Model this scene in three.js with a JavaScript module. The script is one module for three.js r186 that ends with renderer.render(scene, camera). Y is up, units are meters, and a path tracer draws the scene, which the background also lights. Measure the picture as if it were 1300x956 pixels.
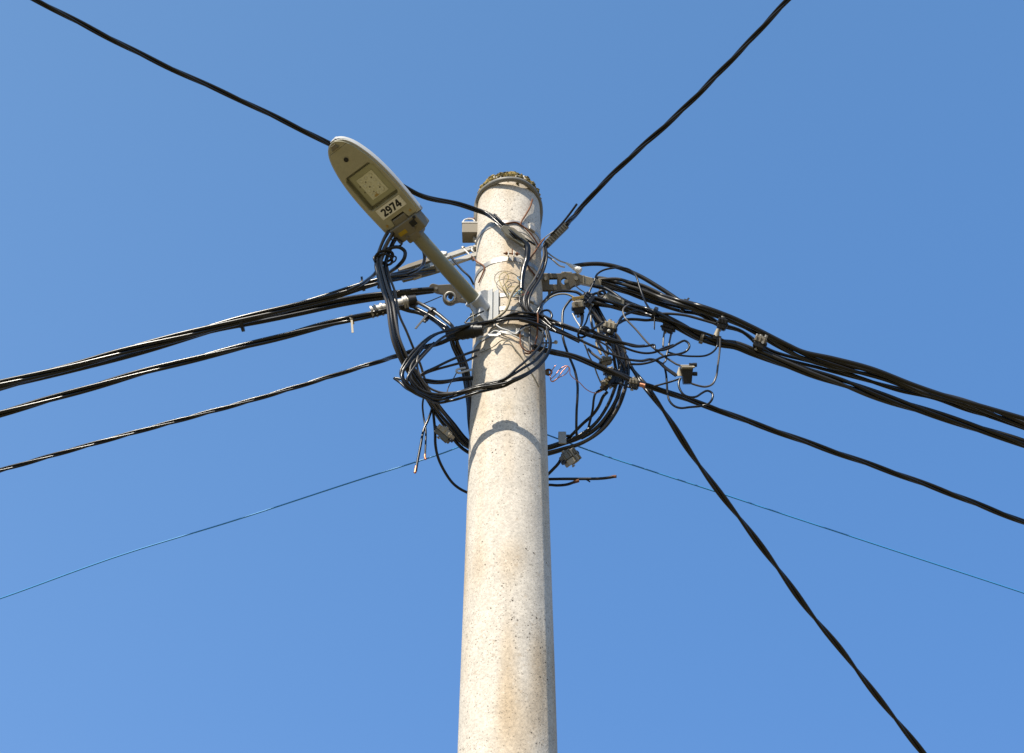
import * as THREE from 'three';
import { mergeGeometries } from 'three/addons/utils/BufferGeometryUtils.js';
import { RoundedBoxGeometry } from 'three/addons/geometries/RoundedBoxGeometry.js';

// ---------------------------------------------------------------- camera, sky, sun, exposure
const scene = new THREE.Scene();
const camera = new THREE.PerspectiveCamera(31.41, 1300 / 956, 0.05, 3000);
camera.position.set(0.013, 1.6, 3.7);
camera.lookAt(0.013, 1.6 + Math.sin(40 * Math.PI / 180), 3.7 - Math.cos(40 * Math.PI / 180));

const SUN_AZIMUTH = 32 * Math.PI / 180;      // to the left of the line from the pole to the camera
const SUN_ELEVATION = 46.5 * Math.PI / 180;
const sunDirection = new THREE.Vector3(-Math.sin(SUN_AZIMUTH) * Math.cos(SUN_ELEVATION), Math.sin(SUN_ELEVATION), Math.cos(SUN_AZIMUTH) * Math.cos(SUN_ELEVATION));

{ // clear blue sky: paler towards the horizon, deeper towards the zenith, a soft brightening round the sun
  const w = 512, h = 256, data = new Float32Array(w * h * 4), d = new THREE.Vector3();
  const base = [0.189, 0.370, 0.724], height = [-0.149, -0.230, -0.365], sunward = [0.116, 0.146, 0.132], horizon = [0.41, 0.51, 0.69];
  const dark = [0.20, 0.20, 0.17];
  for (let j = 0; j < h; j++) for (let i = 0; i < w; i++) {
    const el = ((j + 0.5) / h - 0.5) * Math.PI, az = ((i + 0.5) / w - 0.5) * 2 * Math.PI;
    d.set(Math.cos(el) * Math.cos(az), Math.sin(el), Math.cos(el) * Math.sin(az));
    const towards = d.dot(sunDirection), glow = Math.pow(Math.max(0, towards), 12), up = Math.max(0, d.y), t = Math.exp(-up * 9);
    for (let c = 0; c < 3; c++) {
      let v = base[c] + height[c] * up + sunward[c] * towards + glow * 0.12;
      v += (horizon[c] - v) * t * 0.7;
      if (el < 0) v = v * Math.exp(el * 6) + dark[c] * (1 - Math.exp(el * 6));
      data[(j * w + i) * 4 + c] = v;
    }
    data[(j * w + i) * 4 + 3] = 1;
  }
  const sky = new THREE.DataTexture(data, w, h, THREE.RGBAFormat, THREE.FloatType);
  sky.mapping = THREE.EquirectangularReflectionMapping;
  sky.magFilter = sky.minFilter = THREE.LinearFilter;
  sky.needsUpdate = true;
  scene.background = sky;
  scene.environment = sky;
}

const sun = new THREE.DirectionalLight(new THREE.Color().setRGB(1.0, 0.93, 0.80), 5);
sun.position.copy(sunDirection).multiplyScalar(30).add(new THREE.Vector3(0, 4, 0));
sun.target.position.set(0, 4, 0);
sun.castShadow = true;
sun.shadow.mapSize.set(4096, 4096);
sun.shadow.bias = -0.0004;
Object.assign(sun.shadow.camera, { left: -8, right: 8, top: 8, bottom: -8, near: 1, far: 80 });
scene.add(sun, sun.target);

const renderer = new THREE.WebGLRenderer({ antialias: true });
renderer.toneMapping = THREE.LinearToneMapping;
renderer.toneMappingExposure = 1.3;
renderer.shadowMap.enabled = true;
renderer.setSize(1024, 753);

// ---------------------------------------------------------------- helpers
const vec = (a) => new THREE.Vector3(a[0], a[1], a[2]);
let seed = 20240611;
const rnd = () => { seed = (seed * 1664525 + 1013904223) >>> 0; return seed / 4294967296; };
const wob = (s, k) => Math.sin(s * 7.3 + k * 2.1) * 0.5 + Math.sin(s * 13.7 + k * 5.3) * 0.3 + Math.sin(s * 3.1 + k * 9.7) * 0.6;
const used = {};
function numbered(name) { const n = used[name] = (used[name] ?? -1) + 1; return n ? name + '_' + String(n).padStart(3, '0') : name; }
function shadows(o) { o.traverse((m) => { if (m.isMesh) { m.castShadow = true; m.receiveShadow = true; } }); }
function tag(o, label, category, group, kind) {
  o.userData.label = label;
  if (category) o.userData.category = category;
  if (group) o.userData.group = group;
  if (kind) o.userData.kind = kind;
  return o;
}
function thing(name, label, category, position = [0, 0, 0], group) {
  const o = new THREE.Group();
  o.name = numbered(name); o.position.set(...position); scene.add(o);
  return tag(o, label, category, group);
}
function part(name, geometry, material, parent) {
  const m = new THREE.Mesh(geometry, material);
  m.name = name; m.castShadow = true; m.receiveShadow = true; parent.add(m);
  return m;
}
// a Group at p0 whose x axis runs to p1 and whose z axis leans towards `facing`
function along(name, label, category, p0, p1, facing = [0, -0.6, 0.8], group) {
  const o = thing(name, label, category, p0, group);
  orient(o, p0, p1, facing);
  return o;
}
function orient(o, p0, p1, facing) {
  const x = vec(p1).sub(vec(p0)).normalize(), z = vec(facing);
  z.addScaledVector(x, -z.dot(x)).normalize();
  const y = new THREE.Vector3().crossVectors(z, x);
  o.quaternion.setFromRotationMatrix(new THREE.Matrix4().makeBasis(x, y, z));
}
const dist = (a, b) => vec(a).distanceTo(vec(b));
const lerp3 = (a, b, t) => a.map((v, i) => v + (b[i] - v) * t);
function box(w, h, d, x = 0, y = 0, z = 0, r = 0.0012) { return new RoundedBoxGeometry(w, h, d, 2, Math.min(r, w / 2.2, h / 2.2, d / 2.2)).translate(x, y, z); }
function cyl(r0, r1, h, axis, x = 0, y = 0, z = 0, seg = 18) {
  const g = new THREE.CylinderGeometry(r0, r1, h, seg);
  if (axis === 'x') g.rotateZ(-Math.PI / 2); else if (axis === 'z') g.rotateX(Math.PI / 2);
  return g.translate(x, y, z);
}
const hex = (r, h, axis, x, y, z) => cyl(r, r, h, axis, x, y, z, 6);
function join(list) { return mergeGeometries(list.map((g) => { const n = g.index ? g.toNonIndexed() : g; for (const k of Object.keys(n.attributes)) if (!['position', 'normal', 'uv'].includes(k)) n.deleteAttribute(k); return n; })); }
function plate(outline, holes, depth, bevel = 0.0012) {
  const s = new THREE.Shape(); outline.forEach(([x, y], i) => i ? s.lineTo(x, y) : s.moveTo(x, y));
  for (const h of holes) { const p = new THREE.Path(); if (h.r) p.absellipse(h.x, h.y, h.r, h.ry ?? h.r, 0, Math.PI * 2); else h.forEach(([x, y], i) => i ? p.lineTo(x, y) : p.moveTo(x, y)); s.holes.push(p); }
  return new THREE.ExtrudeGeometry(s, { depth: depth - 2 * bevel, bevelEnabled: true, bevelThickness: bevel, bevelSize: bevel, bevelSegments: 2, curveSegments: 20 }).translate(0, 0, -depth / 2 + bevel);
}
function samples(points, step) {
  const c = new THREE.CatmullRomCurve3(points.map(vec), false, 'centripetal');
  c.arcLengthDivisions = Math.max(200, points.length * 30);
  const n = Math.max(4, Math.ceil(c.getLength() / step));
  return c.getSpacedPoints(n);
}
function frames(P) {
  const T = P.map((p, i) => new THREE.Vector3().subVectors(P[Math.min(i + 1, P.length - 1)], P[Math.max(i - 1, 0)]).normalize());
  const N = [new THREE.Vector3(0.31, 0.87, 0.38)];
  N[0].addScaledVector(T[0], -N[0].dot(T[0])).normalize();
  for (let i = 1; i < P.length; i++) { const n = N[i - 1].clone().addScaledVector(T[i], -N[i - 1].dot(T[i])); N.push(n.normalize()); }
  return { T, N, B: T.map((t, i) => new THREE.Vector3().crossVectors(t, N[i])) };
}
// a round wire swept along sampled points, closed at both ends
function sweep(P, r, radial = 8) {
  const { T, N, B } = frames(P), pos = [], nor = [], uv = [], idx = [], v = new THREE.Vector3();
  let s = 0;
  for (let i = 0; i < P.length; i++) {
    if (i) s += P[i].distanceTo(P[i - 1]);
    const rr = typeof r === 'function' ? r(i / (P.length - 1)) : r;
    for (let k = 0; k <= radial; k++) {
      const a = k / radial * Math.PI * 2;
      v.set(0, 0, 0).addScaledVector(N[i], Math.cos(a)).addScaledVector(B[i], Math.sin(a));
      pos.push(P[i].x + v.x * rr, P[i].y + v.y * rr, P[i].z + v.z * rr); nor.push(v.x, v.y, v.z); uv.push(k / radial * 6.28 * rr, s);
    }
  }
  const w = radial + 1;
  for (let i = 0; i < P.length - 1; i++) for (let k = 0; k < radial; k++) { const a = i * w + k; idx.push(a, a + 1, a + w, a + 1, a + w + 1, a + w); }
  for (const i of [0, P.length - 1]) {
    const sign = i ? 1 : -1, c = pos.length / 3, rr = typeof r === 'function' ? r(i ? 1 : 0) : r;
    const t = T[i].clone().multiplyScalar(sign);
    pos.push(P[i].x + t.x * rr * 0.2, P[i].y + t.y * rr * 0.2, P[i].z + t.z * rr * 0.2); nor.push(t.x, t.y, t.z); uv.push(0, 0);
    for (let k = 0; k <= radial; k++) { const b = (i * w + k) * 3; pos.push(pos[b], pos[b + 1], pos[b + 2]); nor.push(t.x, t.y, t.z); uv.push(0, 0); }
    for (let k = 0; k < radial; k++) i ? idx.push(c, c + 1 + k, c + 2 + k) : idx.push(c, c + 2 + k, c + 1 + k);
  }
  const g = new THREE.BufferGeometry();
  g.setAttribute('position', new THREE.Float32BufferAttribute(pos, 3)); g.setAttribute('normal', new THREE.Float32BufferAttribute(nor, 3)); g.setAttribute('uv', new THREE.Float32BufferAttribute(uv, 2));
  g.setIndex(idx);
  return g;
}
// strands laid in a helix (pitch in metres) or, with pitch 0, running loosely side by side
function strandPaths(points, { n = 3, R = 0.01, pitch = 0.6, phase = 0, loose = 0.15, step = 0.018 }) {
  const P = samples(points, step), { N, B } = frames(P), out = [];
  const total = (P.length - 1) * step;
  for (let k = 0; k < n; k++) out.push(P.map((p, i) => {
    const s = i * step;
    const a = phase + k / n * Math.PI * 2 + (pitch ? s / pitch * Math.PI * 2 + wob(s * 0.35, phase) * loose * 3 : wob(s * 0.5, k + phase) * 1.2);
    const q = R * (1 + loose * wob(s, k * 3 + phase));
    return p.clone().addScaledVector(N[i], Math.cos(a) * q).addScaledVector(B[i], Math.sin(a) * q);
  }));
  return out;
}
function bundle(name, label, category, points, o) {
  const g = thing(name, label, category, points[0], o.group);
  for (const path of strandPaths(points, o)) {
    path.forEach((p) => p.sub(g.position));
    part(o.strand ?? 'conductor', sweep(path, o.r, o.radial ?? 10), Array.isArray(o.mat) ? o.mat[Math.floor(rnd() * o.mat.length)] : o.mat, g);
  }
  return g;
}
function wire(name, label, category, points, r, mat, group, step = 0.008) {
  const P = samples(points, step), o = P[0].clone();
  P.forEach((p) => p.sub(o));
  const m = part(numbered(name), sweep(P, r, r > 0.003 ? 10 : 7), mat, scene);
  m.position.copy(o);
  return tag(m, label, category, group);
}
// carry a span on past what the camera sees, its slope easing as a hanging cable's does
function onward(points, length) {
  const a = vec(points[points.length - 2]), b = vec(points[points.length - 1]), d = b.clone().sub(a).normalize();
  const flat = new THREE.Vector3(d.x, 0, d.z), hl = flat.length(); flat.normalize();
  const slope = d.y / hl, out = points.slice(), n = 6;
  for (let i = 1; i <= n; i++) { const s = length * i / n; out.push([b.x + flat.x * s, Math.max(1.2, b.y + slope * s * (1 - 0.5 * s / length)), b.z + flat.z * s]); }
  return out;
}

// ---------------------------------------------------------------- materials
function noiseTexture(size, paint, colour = true) {
  const [w, h] = Array.isArray(size) ? size : [size, size], data = new Uint8Array(w * h * 4);
  paint(data, w, h);
  const t = new THREE.DataTexture(data, w, h, THREE.RGBAFormat);
  t.wrapS = t.wrapT = THREE.RepeatWrapping; t.magFilter = THREE.LinearFilter; t.minFilter = THREE.LinearMipmapLinearFilter; t.generateMipmaps = true;
  if (colour) t.colorSpace = THREE.SRGBColorSpace;
  t.needsUpdate = true;
  return t;
}
// tileable value noise
function lattice(nx, ny) { const g = Float32Array.from({ length: nx * ny }, rnd); return (u, v) => {
  const x = u * nx, y = v * ny, x0 = Math.floor(x), y0 = Math.floor(y), fx = x - x0, fy = y - y0, sx = fx * fx * (3 - 2 * fx), sy = fy * fy * (3 - 2 * fy);
  const q = (i, j) => g[((y0 + j) % ny + ny) % ny * nx + ((x0 + i) % nx + nx) % nx];
  return (q(0, 0) * (1 - sx) + q(1, 0) * sx) * (1 - sy) + (q(0, 1) * (1 - sx) + q(1, 1) * sx) * sy; }; }

const CONCRETE = {};
{ // spun concrete: pale cement, sandy grain, dark pores, faint brownish weathering
  const w = 1024, h = 2048, col = new Float32Array(w * h * 3), hgt = new Float32Array(w * h);
  const coarse = lattice(6, 10), mid = lattice(24, 44), fine = lattice(150, 300), grain = lattice(420, 840), streak = lattice(18, 4);
  for (let j = 0; j < h; j++) for (let i = 0; i < w; i++) {
    const u = i / w, v = j / h, k = j * w + i;
    const st = Math.max(0, streak(u, v) * 0.6 + coarse(u, v) * 0.6 - 0.55) * 1.1;
    const b = 0.82 + (mid(u, v) - 0.5) * 0.05 + (fine(u, v) - 0.5) * 0.10 + (grain(u, v) - 0.5) * 0.10;
    col[k * 3] = b * (1 - st * 0.10); col[k * 3 + 1] = b * (0.952 - st * 0.19); col[k * 3 + 2] = b * (0.882 - st * 0.30);
    hgt[k] = 0.7 + (fine(u, v) - 0.5) * 0.12 + (grain(u, v) - 0.5) * 0.14;
  }
  const spot = (cx, cy, r, dark, tint, dip) => {
    for (let y = -Math.ceil(r * 1.4); y <= r * 1.4; y++) for (let x = -Math.ceil(r * 1.4); x <= r * 1.4; x++) {
      const ang = Math.atan2(y, x), q = Math.hypot(x, y) / (r * (1 + 0.3 * Math.sin(ang * 3 + cx) + 0.15 * Math.sin(ang * 5 + cy)));
      if (q > 1) continue;
      const k = ((cy + y + h) % h) * w + (cx + x + w) % w, a = dark * Math.min(1, (1 - q) * 3);
      for (let c = 0; c < 3; c++) col[k * 3 + c] = col[k * 3 + c] * (1 - a) + tint[c] * a;
      hgt[k] -= dip * (1 - q * q);
    }
  };
  const pick = (n) => Math.floor(rnd() * n);
  const cluster = lattice(7, 12);
  for (let n = 0; n < 15000; n++) { const x = pick(w), y = pick(h); if (cluster(x / w, y / h) < rnd() * 0.9) continue; spot(x, y, 1.2 + rnd() * 1.6, 0.25 + rnd() * 0.35, [0.42, 0.38, 0.33], 0.15); }
  for (let n = 0; n < 1500; n++) { const x = pick(w), y = pick(h); if (cluster(x / w, y / h) < rnd() * 0.9) continue; spot(x, y, 1.4 + rnd() * rnd() * 3.0, 0.55 + rnd() * 0.4, [0.24, 0.20, 0.17], 0.5); }
  for (let n = 0; n < 900; n++) spot(pick(w), pick(h), 2 + rnd() * 4, 0.25, [0.90, 0.87, 0.82], 0);
  for (let n = 0; n < 260; n++) spot(pick(w), pick(h), 3 + rnd() * 6, 0.14 + rnd() * 0.10, [0.62, 0.52, 0.40], 0);
  CONCRETE.map = noiseTexture([w, h], (d) => { for (let k = 0; k < w * h; k++) { for (let c = 0; c < 3; c++) d[k * 4 + c] = Math.max(0, Math.min(255, col[k * 3 + c] * 255)); d[k * 4 + 3] = 255; } });
  CONCRETE.bump = noiseTexture([w, h], (d) => { for (let k = 0; k < w * h; k++) { const q = Math.max(0, Math.min(255, hgt[k] * 255)); d[k * 4] = d[k * 4 + 1] = d[k * 4 + 2] = q; d[k * 4 + 3] = 255; } }, false);
}
// scuffed, dusty plastic and dull zinc share one fine mottling (roughness in green)
const mottle = (() => { const a = lattice(9, 9), b = lattice(40, 40), c = lattice(120, 120); return (lo, hi) => noiseTexture(256, (d, w, h) => { for (let k = 0; k < w * h; k++) { const u = (k % w) / w, v = Math.floor(k / w) / h, q = (a(u, v) * 0.4 + b(u, v) * 0.35 + c(u, v) * 0.25); d[k * 4] = d[k * 4 + 1] = d[k * 4 + 2] = Math.round(255 * (lo + (hi - lo) * q)); d[k * 4 + 3] = 255; } }, false); })();
const lin = (r, g, b) => new THREE.Color().setRGB(r, g, b);
const cableRough = mottle(0.82, 1.0); cableRough.repeat.set(20, 4);
const zincRough = mottle(0.6, 1.0); zincRough.repeat.set(9, 9);
const paintMap = mottle(0.72, 1.0); paintMap.repeat.set(5, 5);
const std = (o) => new THREE.MeshStandardMaterial(o);
const M = {
  concrete: std({ map: CONCRETE.map, bumpMap: CONCRETE.bump, bumpScale: 0.0016, roughness: 0.92 }),
  black: std({ color: lin(0.007, 0.006, 0.0055), roughness: 0.30, roughnessMap: cableRough }),
  blackDusty: std({ color: lin(0.013, 0.0105, 0.0085), roughness: 0.36, roughnessMap: cableRough }),
  blackShiny: std({ color: lin(0.010, 0.010, 0.012), roughness: 0.34, roughnessMap: cableRough }),
  greyCable: std({ color: lin(0.09, 0.080, 0.070), roughness: 0.32 }),
  hoopGrey: std({ color: lin(0.21, 0.195, 0.165), roughness: 0.6, roughnessMap: paintMap }),
  faded: std({ color: lin(0.034, 0.030, 0.026), roughness: 0.5, roughnessMap: cableRough }),
  blackPlastic: std({ color: lin(0.009, 0.008, 0.008), roughness: 0.42 }),
  greyPlastic: std({ color: lin(0.22, 0.205, 0.17), roughness: 0.55, map: paintMap }),
  beigePlastic: std({ color: lin(0.48, 0.41, 0.30), roughness: 0.55, map: paintMap }),
  olivePlastic: std({ color: lin(0.17, 0.155, 0.11), roughness: 0.5, map: paintMap }),
  whitePlastic: std({ color: lin(0.72, 0.70, 0.66), roughness: 0.5 }),
  zinc: std({ color: lin(0.50, 0.47, 0.42), metalness: 0.35, roughness: 0.6, roughnessMap: zincRough, map: paintMap }),
  steel: std({ color: lin(0.43, 0.40, 0.36), metalness: 0.6, roughness: 0.5, roughnessMap: zincRough }),
  dullMetal: std({ color: lin(0.23, 0.195, 0.145), metalness: 0.2, roughness: 0.6, map: paintMap }),
  rust: std({ color: lin(0.20, 0.075, 0.03), roughness: 0.85, map: paintMap }),
  copper: std({ color: lin(0.62, 0.27, 0.15), metalness: 0.9, roughness: 0.4 }),
  brass: std({ color: lin(0.55, 0.38, 0.14), metalness: 0.8, roughness: 0.42 }),
  blueWire: std({ color: lin(0.045, 0.28, 0.60), roughness: 0.4 }),
  paleBlueWire: std({ color: lin(0.10, 0.30, 0.50), roughness: 0.5 }),
  yellowWire: std({ color: lin(0.45, 0.36, 0.10), roughness: 0.5 }),
  khakiWire: std({ color: lin(0.24, 0.21, 0.14), roughness: 0.55 }),
  redWire: std({ color: lin(0.35, 0.07, 0.05), roughness: 0.5 }),
  beigeCable: std({ color: lin(0.33, 0.26, 0.15), roughness: 0.55 }),
};

// ---------------------------------------------------------------- ground
{
  const a = lattice(12, 12), b = lattice(60, 60), c = lattice(200, 200);
  const map = noiseTexture(512, (d, w, h) => { for (let k = 0; k < w * h; k++) { const u = (k % w) / w, v = Math.floor(k / w) / h, q = 0.75 + (a(u, v) - 0.5) * 0.25 + (b(u, v) - 0.5) * 0.25 + (c(u, v) - 0.5) * 0.3; d[k * 4] = 138 * q; d[k * 4 + 1] = 124 * q; d[k * 4 + 2] = 84 * q; d[k * 4 + 3] = 255; } });
  map.repeat.set(250, 250);
  const g = part('ground', new THREE.PlaneGeometry(1500, 1500).rotateX(-Math.PI / 2), std({ map, roughness: 1 }), scene);
  tag(g, 'dry sandy grass verge round the foot of the pole', 'ground', null, 'structure');
}

// ---------------------------------------------------------------- concrete pole
const poleRadius = (y) => 0.125 + (5.66 - y) * 0.0085;
{
  const pole = thing('concrete_pole', 'pale round tapering concrete pole with pitted surface and lichen on its top', 'pole', [0, 0, 0]);
  const rows = [], TOP = 5.63;
  for (let i = 0; i <= 120; i++) rows.push([-0.4 + (TOP + 0.4) * i / 120, null]);
  rows.push([5.648, 0.1225], [5.664, 0.118], [5.680, 0.110], [5.692, 0.099], [5.698, 0.080], [5.701, 0.05], [5.702, 0.0005]);
  const seg = 128, pos = [], uv = [], idx = [];
  rows.forEach(([y, r0]) => {
    for (let k = 0; k <= seg; k++) {
      const a = k / seg * Math.PI * 2;
      let r = r0 ?? poleRadius(y);
      if (!r0) for (const s of [0.92, 0.92 + Math.PI]) { const q = Math.atan2(Math.sin(a - s), Math.cos(a - s)) / 0.035; r += 0.0022 * Math.exp(-q * q) * (0.7 + 0.3 * Math.sin(y * 23)); }   // the two seams of the mould
      else r += 0.003 * wob(a * 2, y * 40);
      r += 0.0005 * Math.sin(y * 5.1 + a * 2) ;
      pos.push(Math.sin(a) * r, y, Math.cos(a) * r); uv.push(k / seg, y / 1.75);
    }
  });
  const w = seg + 1;
  for (let i = 0; i < rows.length - 1; i++) for (let k = 0; k < seg; k++) { const a = i * w + k; idx.push(a, a + 1, a + w, a + 1, a + w + 1, a + w); }
  const g = new THREE.BufferGeometry();
  g.setAttribute('position', new THREE.Float32BufferAttribute(pos, 3)); g.setAttribute('uv', new THREE.Float32BufferAttribute(uv, 2)); g.setIndex(idx); g.computeVertexNormals();
  part('shaft', g, M.concrete, pole);
  // lichen and moss: crumbs of growth crusting the top edge
  const crumbs = { lichen: [], moss: [] };
  for (let n = 0; n < 2600; n++) {
    const a = rnd() * Math.PI * 2; if (rnd() > 0.62 + 0.35 * wob(a * 1.1, 4)) continue;
    const t = Math.pow(rnd(), 1.15), y = 5.697 - t * 0.10 * (0.55 + 0.45 * Math.abs(wob(a * 1.3, 2)));
    let r = poleRadius(y);
    for (let i = 0; i < rows.length - 1; i++) if (rows[i][1] && rows[i + 1][1] && y >= rows[i][0] && y <= rows[i + 1][0]) r = rows[i][1] + (rows[i + 1][1] - rows[i][1]) * (y - rows[i][0]) / (rows[i + 1][0] - rows[i][0]);
    const s = 0.0022 + rnd() * rnd() * 0.009, c = new THREE.IcosahedronGeometry(s, 0);
    const p = c.attributes.position; for (let i = 0; i < p.count; i++) { const h = 1 + 0.35 * Math.sin(p.getX(i) * 900 + n) * Math.cos(p.getY(i) * 700 + n * 2); p.setXYZ(i, p.getX(i) * h, p.getY(i) * h * 0.8, p.getZ(i) * h); }
    c.rotateY(rnd() * 6).translate(Math.sin(a) * r, y, Math.cos(a) * r); c.computeVertexNormals();
    crumbs[rnd() < 0.62 ? 'lichen' : 'moss'].push(c);
  }
  tag(part('lichen', join(crumbs.lichen), std({ color: lin(0.30, 0.22, 0.07), roughness: 1 }), pole), 'ochre lichen crust on the pole top', null, null, 'stuff');
  tag(part('moss', join(crumbs.moss), std({ color: lin(0.10, 0.085, 0.035), roughness: 1 }), pole), 'dark moss crumbs on the pole top', null, null, 'stuff');
}
// steel bands strapped round the pole
function strap(label, y, height, mat, buckleAngle, withBolt) {
  const o = thing('steel_strap', label, 'strap', [0, y, 0], 'steel straps round the pole');
  const r = poleRadius(y) + 0.0012, h = height / 2, t = 0.0016;
  const prof = [[r, -h], [r + t, -h + 0.0006], [r + t, h - 0.0006], [r, h], [r, -h]].map(([x, q]) => new THREE.Vector2(x, q));
  part('band', new THREE.LatheGeometry(prof, 96), mat, o);
  const g = part('buckle', box(0.03, height * 1.25, 0.008, 0, 0, r + 0.005), M.zinc, o); g.rotation.y = buckleAngle;
  if (withBolt) {
    const b = part('tightening_bolt', join([cyl(0.0028, 0.0028, 0.062, 'x', 0, 0.008, r + 0.020), hex(0.007, 0.008, 'x', 0.020, 0.008, r + 0.020), hex(0.0065, 0.007, 'x', -0.020, 0.008, r + 0.020), cyl(0.0022, 0.0022, 0.03, 'y', 0.002, 0.018, r + 0.020)]), M.rust, o); b.rotation.y = withBolt;
    for (const lx of [-0.012, 0.008]) part('lug', box(0.004, 0.024, 0.028, lx, 0.002, r + 0.013), M.zinc, o).rotation.y = withBolt;
  }
  return o;
}
strap('topmost shiny steel strap round the pole under the grey hoop', 5.373, 0.022, M.steel, 0.75);
strap('shiny steel strap with a rusty tightening bolt on its front', 5.172, 0.023, M.steel, -2.2, 0.08);
strap('steel strap over the upper flange of the lamp bracket', 4.985, 0.020, M.zinc, 0.65);
strap('steel strap over the lower flange of the lamp bracket', 4.918, 0.020, M.zinc, 0.6);
strap('steel strap below the lamp bracket behind the black cables', 4.800, 0.020, M.steel, 0.3);

// ---------------------------------------------------------------- street lamp on its arm
{
  const A = 42 * Math.PI / 180, B = 19.5 * Math.PI / 180;
  const out = [-Math.sin(A), 0, Math.cos(A)];
  const lamp = thing('street_lamp', 'LED street lamp head numbered 2974 on a slanting pipe arm with white bracket', 'street lamp', [-0.107, 4.943, 0.119]);
  lamp.position.set(-0.107, [-0.107, 4.943, 0.119][1], 0.119);
  // local frame of the lamp: x outwards along arm, y up, z sideways
  const x = new THREE.Vector3(-Math.sin(A) * Math.cos(B), Math.sin(B), Math.cos(A) * Math.cos(B)), z = new THREE.Vector3(-Math.cos(A), 0, -Math.sin(A)), y = new THREE.Vector3().crossVectors(z, x);
  const tilt = new THREE.Matrix4().makeBasis(x, y, z), level = new THREE.Matrix4().makeBasis(vec(out), new THREE.Vector3(0, 1, 0), z);
  const put = (name, g, m, p = lamp) => part(name, g, m, p);
  const inTilt = (g) => g.applyMatrix4(tilt), inLevel = (g) => g.applyMatrix4(level);
  const armPaint = std({ color: lin(0.31, 0.285, 0.18), roughness: 0.62, metalness: 0.25, map: paintMap, roughnessMap: zincRough });
  const coverPaint = std({ color: lin(0.49, 0.45, 0.30), roughness: 0.5, map: paintMap });
  const shellPaint = std({ color: lin(0.52, 0.51, 0.48), roughness: 0.42 });
  const darkPaint = std({ color: lin(0.25, 0.215, 0.145), roughness: 0.55, map: paintMap });
  const bracketPaint = std({ color: lin(0.56, 0.56, 0.55), roughness: 0.5, metalness: 0.1, map: paintMap });
  // bracket: saddle plate strapped to the pole with folded wings and a socket for the arm
  const br = put('bracket', inLevel(box(0.005, 0.172, 0.084, -0.026, -0.008, 0)), bracketPaint);
  for (const [y0, k] of [[0.036, 1], [-0.046, 0.92]]) put('saddle', inLevel(plate([[-0.026, 0.044 * k], [-0.006, 0.034 * k], [0.016, 0.010], [0.016, -0.026 * k], [-0.012, -0.040 * k], [-0.026, -0.040 * k]], [], 0.050, 0.0015).translate(0, y0, 0.004)), bracketPaint, br);
  for (const s of [-1, 1]) put('bracket_wing', inLevel(box(0.0035, 0.150, 0.030, -0.034, -0.008, s * 0.050).rotateY(0)), bracketPaint, br);
  put('socket', inTilt(join([cyl(0.0325, 0.0325, 0.055, 'x', 0.004, 0, 0, 28), cyl(0.0365, 0.0365, 0.008, 'x', 0.03, 0, 0, 28)])), bracketPaint, br);
  put('gusset', inLevel(plate([[-0.016, -0.10], [-0.016, -0.03], [0.045, -0.02], [0.040, -0.045]], [], 0.006)), bracketPaint, br);
  const L = 0.384;
  put('arm', inTilt(cyl(0.0255, 0.0265, L, 'x', L / 2, 0, 0, 32)), armPaint);
  // lamp head
  const H = (g) => { g.translate(L - 0.02, 0, 0); return inTilt(g); };
  const half = (s) => {                                  // half width of the head along its length 0.055 .. 0.435
    const t = (s - 0.055) / 0.368;
    return 0.083 * Math.pow(Math.max(0, 1 - Math.pow(Math.max(0, t), 4.3)), 0.5) * (0.955 + 0.05 * Math.sin(Math.min(1, t * 1.25) * Math.PI));
  };
  const outline = (grow, s0, s1) => { const a = []; for (let i = 0; i <= 40; i++) { const q = 1 - Math.pow(1 - i / 40, 2), s = s0 + (s1 - s0) * q; a.push([s, half(s) + grow * (i < 40 ? 1 : 0)]); } return [...a, ...a.slice().reverse().map(([p, q]) => [p, -q])]; };
  const flat = (pts, holes, y0, y1, bevel) => plate(pts, holes, y1 - y0, bevel).rotateX(-Math.PI / 2).translate(0, (y0 + y1) / 2, 0);   // lies in x-z, thick along y
  // upper shell: a shallow domed cap
  {
    const pos = [], idx = [], n = 44, m = 16;
    for (let i = 0; i <= n; i++) { const q = 1 - Math.pow(1 - i / n, 1.8), s = 0.05 + 0.379 * q, hw = half(Math.min(0.4225, Math.max(0.055, s - 0.004))) + 0.0075, hh = 0.052 * Math.pow(Math.max(0, 1 - Math.pow(Math.abs((s - 0.18) / 0.27), 2.6)), 0.5) + 0.006;
      for (let k = 0; k <= m; k++) { const a = k / m * Math.PI; pos.push(s, -0.004 + Math.pow(Math.sin(a), 0.75) * hh, Math.cos(a) * hw * (i === n ? 0.2 : 1)); } }
    for (let i = 0; i < n; i++) for (let k = 0; k < m; k++) { const a = i * (m + 1) + k, b = a + m + 1; idx.push(a, a + 1, b, a + 1, b + 1, b); }
    const end0 = []; for (let k = 1; k < m; k++) idx.push(0, k + 1, k); const e = n * (m + 1); for (let k = 1; k < m; k++) idx.push(e, e + k, e + k + 1);
    const g = new THREE.BufferGeometry(); g.setAttribute('position', new THREE.Float32BufferAttribute(pos, 3)); g.setAttribute('uv', new THREE.Float32BufferAttribute(pos.flatMap((_, i) => i % 3 ? [] : [pos[i], pos[i + 2]]), 2)); g.setIndex(idx); g.computeVertexNormals();
    put('shell', H(g), shellPaint);
    put('shell_rim', H(flat(outline(0.0085, 0.055, 0.4285), [outline(-0.002, 0.062, 0.415)], -0.010, -0.003, 0.001)), shellPaint);
  }
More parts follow.
